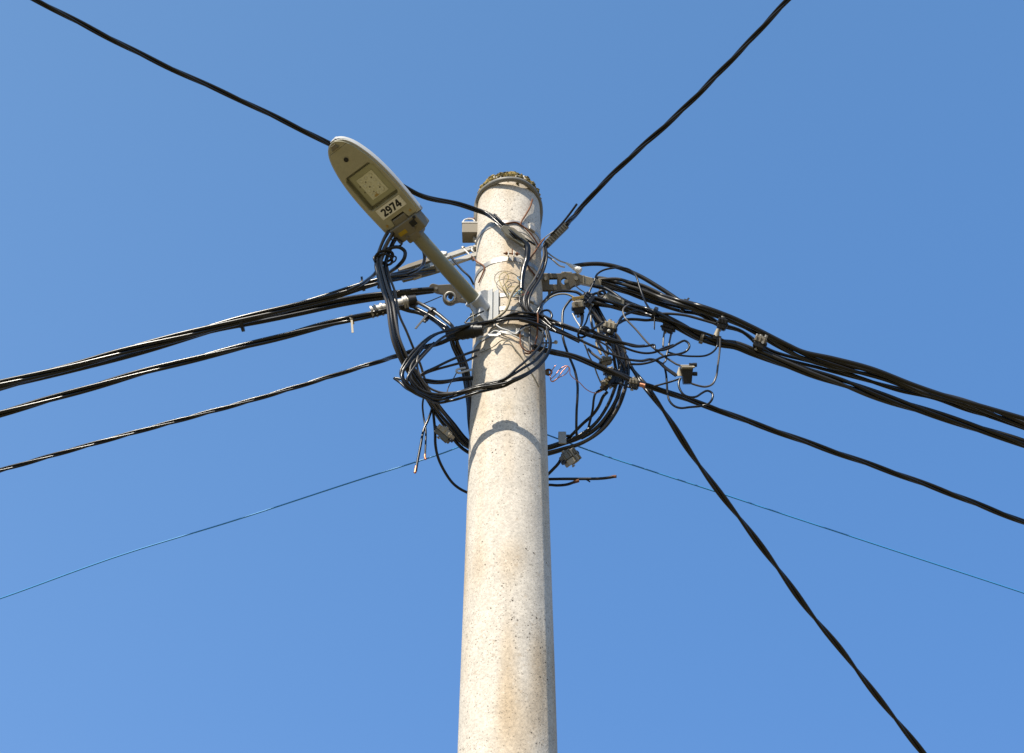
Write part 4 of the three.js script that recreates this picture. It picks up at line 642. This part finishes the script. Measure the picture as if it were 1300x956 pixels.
wire('jumper_cable', 'black jumper slanting past two connectors to the hairpin loop', 'cable', [[0.301, 4.798, 0.12], [0.363, 4.779, 0.115], [0.407, 4.769, 0.11], [0.45, 4.752, 0.11], [0.494, 4.754, 0.11], [0.521, 4.76, 0.11], [0.523, 4.737, 0.11], [0.551, 4.735, 0.11], [0.58, 4.748, 0.11], [0.61, 4.769, 0.11], [0.631, 4.78, 0.11], [0.644, 4.767, 0.11], [0.645, 4.748, 0.11], [0.633, 4.734, 0.105], [0.607, 4.721, 0.105], [0.573, 4.72, 0.1], [0.545, 4.71, 0.1], [0.51, 4.69, 0.1], [0.473, 4.683, 0.095], [0.432, 4.686, 0.09]], 0.0042, M.black, RIGHT);
wire('jumper_cable', 'black jumper just below, bending to the black two legged connector', 'cable', [[0.249, 4.815, 0.115], [0.319, 4.789, 0.11], [0.381, 4.773, 0.105], [0.407, 4.756, 0.105], [0.451, 4.738, 0.1], [0.49, 4.729, 0.1], [0.525, 4.739, 0.095], [0.554, 4.757, 0.095], [0.593, 4.777, 0.09]], 0.0042, M.black, RIGHT);
bundle('jumper_bundle', 'bundle of three black jumpers slanting down from the pole to the wire loops', 'cable', [[0.039, 4.838, 0.157], [0.079, 4.832, 0.148], [0.119, 4.833, 0.125], [0.168, 4.811, 0.12], [0.238, 4.783, 0.115], [0.303, 4.748, 0.11], [0.368, 4.72, 0.1], [0.403, 4.704, 0.1], [0.438, 4.698, 0.095], [0.478, 4.699, 0.09], [0.503, 4.706, 0.09], [0.529, 4.703, 0.085], [0.558, 4.674, 0.08], [0.594, 4.639, 0.08]], { n: 3, r: 0.0042, R: 0.0062, pitch: 0, phase: 0.7, loose: 0.35, step: 0.01, mat: [M.black, M.blackDusty], strand: 'strand' });
bundle('jumper_bundle', 'pair of black jumpers running through the twice curled black wire', 'cable', [[0.127, 4.887, 0.12], [0.167, 4.86, 0.12], [0.212, 4.839, 0.118], [0.248, 4.823, 0.115], [0.296, 4.822, 0.112], [0.333, 4.801, 0.11], [0.371, 4.784, 0.108], [0.408, 4.771, 0.105], [0.436, 4.765, 0.103], [0.464, 4.761, 0.1], [0.487, 4.764, 0.1]], { n: 2, r: 0.0046, R: 0.0058, pitch: 0, phase: 1.9, loose: 0.3, step: 0.01, mat: [M.black, M.blackDusty], strand: 'strand' });
wire('jumper_cable', 'pale grey wire running straight down to the grey box connector', 'wire', [[0.464, 5.008, 0.06], [0.439, 4.989, 0.07], [0.422, 4.959, 0.08], [0.423, 4.927, 0.085], [0.427, 4.907, 0.09], [0.464, 4.849, 0.09], [0.5, 4.788, 0.09], [0.537, 4.743, 0.09], [0.573, 4.706, 0.09], [0.602, 4.682, 0.09], [0.6, 4.686, 0.09], [0.61, 4.678, 0.09]], 0.0036, M.greyCable, RIGHT);
wire('jumper_cable', 'thin wire looping from the black connector under the cables to the grey box', 'wire', [[0.77, 4.878, 0.015], [0.767, 4.849, 0.004], [0.751, 4.82, 0.006], [0.719, 4.795, 0.011], [0.671, 4.78, 0.024], [0.628, 4.769, 0.041], [0.597, 4.76, 0.06], [0.574, 4.766, 0.064]], 0.0036, M.black, RIGHT);
wire('jumper_cable', 'second thin wire from the black connector curving into the grey box', 'wire', [[0.778, 4.871, 0.022], [0.773, 4.823, 0.008], [0.762, 4.763, -0.003], [0.753, 4.718, -0.015], [0.735, 4.683, -0.018], [0.71, 4.67, -0.016], [0.681, 4.667, -0.006], [0.651, 4.674, 0.001]], 0.0038, M.greyCable, RIGHT);
wire('jumper_cable', 'wire hanging in a double bow under the grey box connector', 'wire', [[0.606, 4.626, 0.085], [0.598, 4.604, 0.085], [0.599, 4.579, 0.085], [0.611, 4.551, 0.085], [0.633, 4.544, 0.08], [0.656, 4.55, 0.075], [0.678, 4.57, 0.07], [0.698, 4.581, 0.07], [0.714, 4.57, 0.07], [0.711, 4.542, 0.07], [0.697, 4.529, 0.06], [0.673, 4.528, 0.05], [0.634, 4.523, 0.05], [0.601, 4.519, 0.05], [0.58, 4.528, 0.05], [0.565, 4.551, 0.05], [0.561, 4.583, 0.05], [0.561, 4.629, 0.055], [0.56, 4.676, 0.06], [0.552, 4.701, 0.07], [0.53, 4.711, 0.08]], 0.0040, M.black, RIGHT);
wire('jumper_cable', 'black wire rising from the slim cable into the grey box', 'wire', [[0.512, 4.601, 0.07], [0.539, 4.606, 0.075], [0.573, 4.614, 0.08], [0.606, 4.624, 0.085]], 0.0036, M.black, RIGHT);
wire('connector_leg', 'shorter leg of wire under the black two legged connector', 'wire', [[0.578, 4.913, 0.019], [0.571, 4.88, 0.017], [0.566, 4.834, 0.017]], 0.0036, M.greyCable, RIGHT);
wire('connector_leg', 'longer leg of wire under the black two legged connector', 'wire', [[0.603, 4.909, 0.015], [0.594, 4.871, 0.009], [0.584, 4.825, 0.009], [0.576, 4.794, 0.01], [0.572, 4.774, 0.006], [0.562, 4.761, 0.008]], 0.0036, M.greyCable, RIGHT);
wire('jumper_cable', 'thick black bow into the round knobbed connector', 'cable', [[0.393, 4.883, 0.07], [0.404, 4.906, 0.07], [0.42, 4.942, 0.06], [0.445, 4.969, 0.05], [0.482, 4.989, 0.04], [0.518, 4.994, 0.03], [0.541, 4.99, 0.03]], 0.0052, M.black, RIGHT);
wire('jumper_cable', 'black cable beneath that bow running out to the broad tie', 'cable', [[0.407, 4.92, 0.05], [0.433, 4.945, 0.04], [0.468, 4.952, 0.035], [0.51, 4.952, 0.03], [0.539, 4.954, 0.03], [0.568, 4.948, 0.03]], 0.0056, M.black, RIGHT);
wire('jumper_cable', 'grey cable dropping from the clamp cluster inside the ring', 'cable', [[0.303, 5.042, 0.03], [0.307, 5.01, 0.03], [0.325, 4.987, 0.02], [0.347, 4.957, 0.01], [0.35, 4.96, 0.01], [0.376, 4.934, 0], [0.405, 4.908, -0.01], [0.421, 4.877, -0.02], [0.432, 4.844, -0.03]], 0.0056, M.greyCable, RIGHT);
wire('jumper_cable', 'grey cable standing upright inside the ring', 'cable', [[0.308, 5.003, 0.02], [0.307, 4.963, 0.02], [0.313, 4.912, 0.02], [0.323, 4.869, 0.02], [0.336, 4.835, 0.02], [0.349, 4.812, 0.015], [0.363, 4.782, 0.01]], 0.0050, M.greyCable, RIGHT);
wire('jumper_cable', 'pale cable behind the jumpers inside the ring', 'cable', [[0.325, 4.966, 0], [0.334, 4.914, 0], [0.324, 4.875, 0], [0.328, 4.841, 0], [0.339, 4.81, 0]], 0.0042, M.beigeCable, RIGHT);
wire('jumper_cable', 'pale cable dropping into the blue grey terminal', 'cable', [[0.289, 4.802, 0.04], [0.304, 4.779, 0.04], [0.323, 4.76, 0.04], [0.339, 4.745, 0.04]], 0.0048, M.greyCable, RIGHT);
wire('jumper_cable', 'short grey cable between jumpers inside the ring', 'cable', [[0.358, 4.905, 0.01], [0.359, 4.867, 0.01], [0.362, 4.832, 0.01], [0.364, 4.801, 0.01]], 0.0044, M.greyCable, RIGHT);
wire('jumper_cable', 'black cable descending from the round knobbed connector', 'cable', [[0.379, 4.867, 0.04], [0.382, 4.841, 0.03], [0.383, 4.808, 0.02], [0.386, 4.78, 0], [0.392, 4.751, -0.02]], 0.0060, M.black, RIGHT);
wire('jumper_cable', 'black cable from the clamp cluster into the ring', 'cable', [[0.316, 5.06, 0.02], [0.32, 5.016, 0.01], [0.325, 4.986, 0], [0.336, 4.947, -0.01], [0.364, 4.893, -0.02], [0.398, 4.863, -0.03], [0.42, 4.829, -0.04], [0.427, 4.792, -0.05], [0.417, 4.755, -0.06]], 0.0068, M.black, RIGHT);
wire('jumper_cable', 'slender dark wire leaning inward below the pale topped connector', 'wire', [[0.307, 5.001, 0.04], [0.296, 4.964, 0.045], [0.286, 4.924, 0.05], [0.273, 4.888, 0.06]], 0.0034, M.black, RIGHT);
wire('jumper_cable', 'thin steel wire under the pale topped connector', 'wire', [[0.236, 4.949, 0.07], [0.246, 4.908, 0.08], [0.259, 4.868, 0.09], [0.261, 4.844, 0.1]], 0.0026, M.zinc, RIGHT);
wire('jumper_cable', 'dark tapered lead under the pale topped connector', 'wire', [[0.272, 4.95, 0.06], [0.269, 4.901, 0.08], [0.261, 4.852, 0.1]], (t) => 0.0075 - 0.004 * t, M.black, RIGHT);
wire('curled_wire', 'black wire curled twice round the slanting jumpers', 'wire', [[0.25, 4.798, 0.13], [0.253, 4.809, 0.135], [0.264, 4.817, 0.14], [0.281, 4.822, 0.135], [0.29, 4.822, 0.12], [0.279, 4.809, 0.105], [0.259, 4.795, 0.11], [0.249, 4.786, 0.135], [0.258, 4.803, 0.145], [0.275, 4.812, 0.14], [0.295, 4.813, 0.13], [0.322, 4.837, 0.125], [0.346, 4.862, 0.12]], 0.0042, M.black);
wire('stub_wire', 'thin greenish wire hanging beside the lower terminals', 'wire', [[0.266, 4.816, 0.08], [0.282, 4.772, 0.07], [0.29, 4.75, 0.06], [0.307, 4.714, 0.05], [0.317, 4.682, 0.04], [0.331, 4.658, 0.02], [0.341, 4.66, 0]], 0.0028, M.khakiWire);
wire('terminal_wire', 'black wire bending from the lower terminal down to the ring', 'wire', [[0.343, 4.649, 0], [0.323, 4.638, 0], [0.31, 4.624, 0], [0.304, 4.603, -0.01], [0.301, 4.58, -0.03], [0.295, 4.564, -0.06], [0.287, 4.544, -0.09]], 0.0044, M.black);
wire('terminal_wire', 'black cable running from the lower terminal along the inside of the ring', 'cable', [[0.355, 4.648, -0.02], [0.34, 4.629, -0.02], [0.323, 4.598, -0.04], [0.301, 4.575, -0.06], [0.267, 4.559, -0.09], [0.233, 4.531, -0.11], [0.211, 4.518, -0.13]], 0.0056, M.blackDusty);
wire('terminal_wire', 'black cable bulging outside the ring above the bright metal clip', 'cable', [[0.41, 4.722, -0.07], [0.4, 4.671, -0.08], [0.361, 4.61, -0.1], [0.337, 4.574, -0.11], [0.302, 4.543, -0.12], [0.262, 4.522, -0.13]], 0.0046, M.black);
wire('terminal_wire', 'black wire from the ring to the copper lit connector', 'wire', [[0.373, 4.655, 0.02], [0.394, 4.638, 0.04], [0.413, 4.611, 0.06], [0.434, 4.594, 0.07]], 0.0040, M.black);
wire('copper_curl', 'bare copper wire curled in loops beside the rusty eye bolt', 'wire', [[0.167, 4.672, 0.1], [0.155, 4.65, 0.1], [0.147, 4.614, 0.1], [0.153, 4.591, 0.11], [0.17, 4.602, 0.11], [0.193, 4.641, 0.11], [0.21, 4.659, 0.11], [0.214, 4.653, 0.105], [0.201, 4.632, 0.1], [0.179, 4.617, 0.1], [0.156, 4.597, 0.1], [0.148, 4.609, 0.095], [0.166, 4.636, 0.09], [0.185, 4.661, 0.095], [0.205, 4.67, 0.1], [0.216, 4.661, 0.1], [0.218, 4.64, 0.09], [0.23, 4.63, 0.08], [0.249, 4.621, 0.07], [0.274, 4.605, 0.05], [0.3, 4.605, 0.03], [0.318, 4.613, 0.02], [0.339, 4.634, 0.01]], 0.0016, M.copper, null, 0.004);

wire('jumper_cable', 'stout black cable leaving the broad clamp sleeve above the others', 'cable', [[0.345, 5.181, 0.01], [0.375, 5.178, 0.015], [0.42, 5.178, 0.015], [0.464, 5.161, 0.015], [0.509, 5.149, 0.012], [0.566, 5.114, 0.01], [0.643, 5.055, 0.008], [0.723, 5.014, 0.004]], 0.0066, M.faded, RIGHT);
wire('jumper_cable', 'stout black cable drooping from beneath the broad clamp sleeve', 'cable', [[0.313, 5.142, 0.02], [0.336, 5.134, 0.02], [0.365, 5.12, 0.025], [0.394, 5.091, 0.03], [0.421, 5.058, 0.035], [0.453, 5.035, 0.035], [0.485, 5.022, 0.03], [0.519, 5.002, 0.03], [0.547, 4.982, 0.03]], 0.0074, M.black, RIGHT);
wire('jumper_cable', 'slim dark cable running from the broad tie to the pale funnel connector', 'cable', [[0.535, 4.952, 0.064], [0.595, 4.956, 0.061], [0.655, 4.955, 0.053], [0.724, 4.941, 0.041], [0.769, 4.93, 0.033]], 0.0052, M.faded, RIGHT);
wire('jumper_cable', 'slim black cable bending down into the lowest fat cable', 'cable', [[0.553, 4.937, 0.064], [0.607, 4.923, 0.052], [0.666, 4.905, 0.038], [0.722, 4.895, 0.022], [0.768, 4.886, 0.008], [0.814, 4.87, -0.005]], 0.0052, M.black, RIGHT);
wire('jumper_cable', 'short black bow behind the round eye of the brown clamp', 'cable', [[0.307, 5.071, 0.03], [0.319, 5.083, 0.03], [0.337, 5.091, 0.03], [0.352, 5.083, 0.03], [0.366, 5.066, 0.03]], 0.005, M.black, RIGHT);
wire('jumper_cable', 'dark wire hanging between the ring and the drooping jumpers', 'wire', [[0.397, 4.868, 0.03], [0.405, 4.842, 0.02], [0.416, 4.817, 0.01], [0.417, 4.787, 0], [0.406, 4.758, -0.01], [0.402, 4.729, -0.02]], 0.0036, M.greyCable, RIGHT);
wire('jumper_cable', 'thin black wire crossing inside the ring below the knobbed connector', 'wire', [[0.31, 4.889, 0.05], [0.329, 4.844, 0.04], [0.363, 4.822, 0.03], [0.391, 4.785, 0.02], [0.414, 4.764, 0], [0.426, 4.751, -0.02]], 0.0034, M.faded, RIGHT);

// pale cone at the head of the arching cable
{
  const p0 = [0.224, 5.28, 0], p1 = [0.272, 5.241, 0], o = along('cable_cone', 'pale plastic cone at the start of the arching cable', 'cone', p0, p1);
  part('cone', cyl(0.014, 0.004, dist(p0, p1), 'x', dist(p0, p1) / 2, 0, 0, 20), M.whitePlastic, o);
  part('collar', cyl(0.0125, 0.0145, 0.012, 'x', dist(p0, p1), 0, 0, 20), M.whitePlastic, o);
}
wire('stay_wire', 'steel stay wire from the pole to the pale cone', 'wire', [[0.137, 5.342, 0.018], [0.16, 5.296, 0.03], [0.198, 5.282, 0.01], [0.227, 5.278, 0]], 0.003, M.zinc);
wire('stay_wire', 'second steel stay wire from the pole to the broad clamp', 'wire', [[0.138, 5.32, 0.005], [0.169, 5.269, 0.03], [0.197, 5.245, 0.02], [0.216, 5.248, 0.01]], 0.0035, M.steel);
wire('stay_wire', 'dark wire from the broad clamp bolt to the pale topped connector', 'wire', [[0.253, 5.142, 0.02], [0.266, 5.114, 0.03], [0.294, 5.068, 0.05]], 0.0024, M.black);

// ---------------------------------------------------------------- connectors
const CONN = 'cable connectors';
// two clamp halves drawn together by a bolt, with ports for the cables; x along the main cable
function connector(label, p, dir, facing, [w, h, d], top, bottom, extra) {
  const o = along('cable_connector', label, 'connector', p, [p[0] + dir[0], p[1] + dir[1], p[2] + dir[2]], facing, CONN);
  part('upper_shell', join([box(w, h * 0.5, d, 0, h * 0.27, 0, 0.003), box(w * 0.55, h * 0.16, d * 0.7, 0, h * 0.58, 0, 0.002)]), top, o);
  part('lower_shell', join([box(w * 0.94, h * 0.46, d * 0.94, 0, -h * 0.25, 0, 0.003), box(w * 0.35, h * 0.14, d * 0.6, w * 0.2, -h * 0.52, 0, 0.002)]), bottom, o);
  part('bolt', join([cyl(0.0032, 0.0032, h * 1.45, 'y', -w * 0.12, 0, 0), hex(0.0065, 0.006, 'y', -w * 0.12, h * 0.72, 0), hex(0.0062, 0.005, 'y', -w * 0.12, -h * 0.66, 0)]), M.zinc, o);
  part('cable_port', join([cyl(h * 0.17, h * 0.17, w * 1.25, 'x', 0, 0, d * 0.24), cyl(h * 0.14, h * 0.14, w * 1.2, 'x', 0, 0, -d * 0.24)]), M.blackPlastic, o);
  for (const rx of [-0.34, 0, 0.34]) part('rib', box(w * 0.1, h * 0.44, 0.004, w * rx, h * 0.27, d * 0.5 + 0.001, 0.001), top, o);
  for (const e of extra ?? []) part(e[0], e[1], e[2], o);
  return o;
}
const FACE = [0, -0.55, 0.83];
connector('connector with a pale top hung below the broad silver clamp', [0.258, 4.975, 0.07], [0.98, 0.16, 0], FACE, [0.040, 0.048, 0.034], M.beigePlastic, M.blackPlastic, [['knob', cyl(0.006, 0.006, 0.01, 'z', -0.008, 0.016, 0.02), M.dullMetal], ['terminal', join([box(0.034, 0.010, 0.02, 0.008, 0.038, 0.002), box(0.010, 0.014, 0.012, -0.014, 0.036, 0.006)]), M.brass]]);
connector('black lump connector in the cluster under the broad clamp', [0.296, 5.045, 0.04], [0.5, 0.85, 0], FACE, [0.045, 0.04, 0.034], M.blackPlastic, M.blackPlastic);
connector('round black connector with a pale knob inside the ring', [0.37, 4.882, 0.06], [0.94, -0.3, 0], FACE, [0.046, 0.044, 0.036], M.beigePlastic, M.blackPlastic, [['knob', new THREE.SphereGeometry(0.0065, 14, 10).translate(0.002, -0.012, 0.02), M.whitePlastic], ['side_lug', box(0.016, 0.034, 0.028, -0.026, 0.002, 0), M.greyPlastic]]);
connector('black connector with two thin legs under the lowest fat cable opposite the lamp', [0.59, 4.917, 0.021], [0.9, -0.43, 0], FACE, [0.046, 0.026, 0.03], M.blackPlastic, M.blackPlastic);
connector('black connector with a pale funnel on the fat cables opposite the lamp', [0.79, 4.929, 0.032], [0.95, -0.3, 0], FACE, [0.036, 0.038, 0.034], M.blackPlastic, M.blackPlastic, [['funnel', cyl(0.006, 0.012, 0.03, 'y', -0.010, -0.036, 0.01, 4), M.beigePlastic], ['leg_block', box(0.03, 0.016, 0.02, -0.006, -0.055, 0.008), M.blackPlastic]]);
connector('dark round connector with bright bolts further out on the fat cables opposite the lamp', [0.925, 4.863, 0.002], [0.9, -0.43, 0], FACE, [0.044, 0.040, 0.036], M.dullMetal, M.blackPlastic, [['bright_bolt', join([hex(0.0065, 0.010, 'y', 0.014, 0.030, 0.006), hex(0.006, 0.010, 'y', -0.018, 0.024, 0.006), hex(0.0055, 0.008, 'z', 0.012, 0.002, 0.02)]), M.steel]]);
connector('copper lit connector on the slim cable', [0.443, 4.61, 0.07], [0.93, -0.3, 0.1], FACE, [0.034, 0.032, 0.028], M.dullMetal, M.blackPlastic, [['copper_ferrule', join([cyl(0.0075, 0.0075, 0.014, 'x', 0.028, 0.002, 0.004), cyl(0.0088, 0.0088, 0.005, 'x', 0.038, 0.0, 0.004)]), M.copper]]);
connector('blue grey terminal where the slanting jumpers meet the ring', [0.35, 4.733, 0.05], [0.95, 0.3, 0], FACE, [0.042, 0.026, 0.03], M.greyPlastic, M.dullMetal);
connector('dark terminal with brass screws low in the ring', [0.352, 4.647, 0.03], [0.5, 0.86, 0], FACE, [0.05, 0.028, 0.03], M.dullMetal, M.blackPlastic, [['brass_screw', join([hex(0.006, 0.012, 'z', 0.012, 0.004, 0.018), hex(0.005, 0.01, 'z', -0.014, 0.002, 0.018)]), M.brass]]);
connector('small shiny terminal above the brass screw terminal', [0.36, 4.693, 0.04], [0.8, 0.5, 0], FACE, [0.036, 0.024, 0.026], M.zinc, M.blackPlastic);
connector('black lump of terminals on the ring beside the brass screw terminal', [0.385, 4.694, 0], [0.4, 0.9, 0], FACE, [0.060, 0.036, 0.036], M.blackPlastic, M.blackPlastic);
connector('worn beige connector on the slack loop under the coil', [-0.222, 4.419, 0.03], [0.68, -0.72, 0], FACE, [0.066, 0.034, 0.032], M.beigePlastic, M.olivePlastic);
connector('worn grey connector hanging under the ring below the metal clip', [0.218, 4.428, -0.12], [0.75, 0.66, 0], FACE, [0.056, 0.046, 0.036], M.greyPlastic, M.beigePlastic, [['fin', join([box(0.006, 0.05, 0.03, 0.026, 0, 0.006), box(0.006, 0.05, 0.03, 0.010, 0, 0.006)]), M.greyPlastic]]);
{ // grey box connector
  const o = along('cable_connector', 'grey box connector with a sunlit lid hanging in the wire loops', 'connector', [0.629, 4.648, 0.085], [0.654, 4.648, 0.085], FACE, CONN);
  part('housing', plate([[-0.019, 0.020], [0.020, 0.016], [0.014, -0.036], [-0.010, -0.036]], [], 0.036, 0.002), M.blackPlastic, o);
  part('lid', box(0.046, 0.006, 0.05, 0.004, 0.024, -0.004, 0.002).rotateX(0.25), M.beigePlastic, o);
  part('lid_front', box(0.040, 0.014, 0.004, -0.002, 0.019, 0.019, 0.0012), M.greyPlastic, o);
  part('wire_funnel', cyl(0.002, 0.013, 0.032, 'y', -0.025, 0.006, 0.004, 4), M.beigePlastic, o);
  for (const [x, y] of [[0.030, 0.030], [0.031, -0.002]]) part('knob', join([cyl(0.0075, 0.0075, 0.014, 'x', x, y, 0.0), cyl(0.006, 0.007, 0.016, 'x', x - 0.012, y, 0.0)]), M.blackPlastic, o);
}
{ // bright metal clip on the ring
  const o = thing('metal_clip', 'bright metal clip gripping the ring of cables beside the pole', 'clip', [0.193, 4.506, -0.125]);
  part('band', join([box(0.028, 0.05, 0.006, 0, 0, 0.020), box(0.028, 0.006, 0.042, 0, 0.026, 0)]), M.zinc, o);
  part('screw', cyl(0.005, 0.005, 0.02, 'x', 0.020, 0.014, 0.014), M.blackPlastic, o);
}
{
  const o = thing('white_ball', 'small white plastic ball on a stub beside the crossing cables', 'knob', [0.172, 4.817, 0.06]);
  part('ball', new THREE.SphereGeometry(0.0075, 16, 12), M.whitePlastic, o);
  part('stub', cyl(0.003, 0.003, 0.07, 'x', -0.036, 0, -0.004), M.dullMetal, o);
}
scene.traverse((m) => { if (m.isMesh) { m.castShadow = true; m.receiveShadow = true; } });
renderer.render(scene, camera);
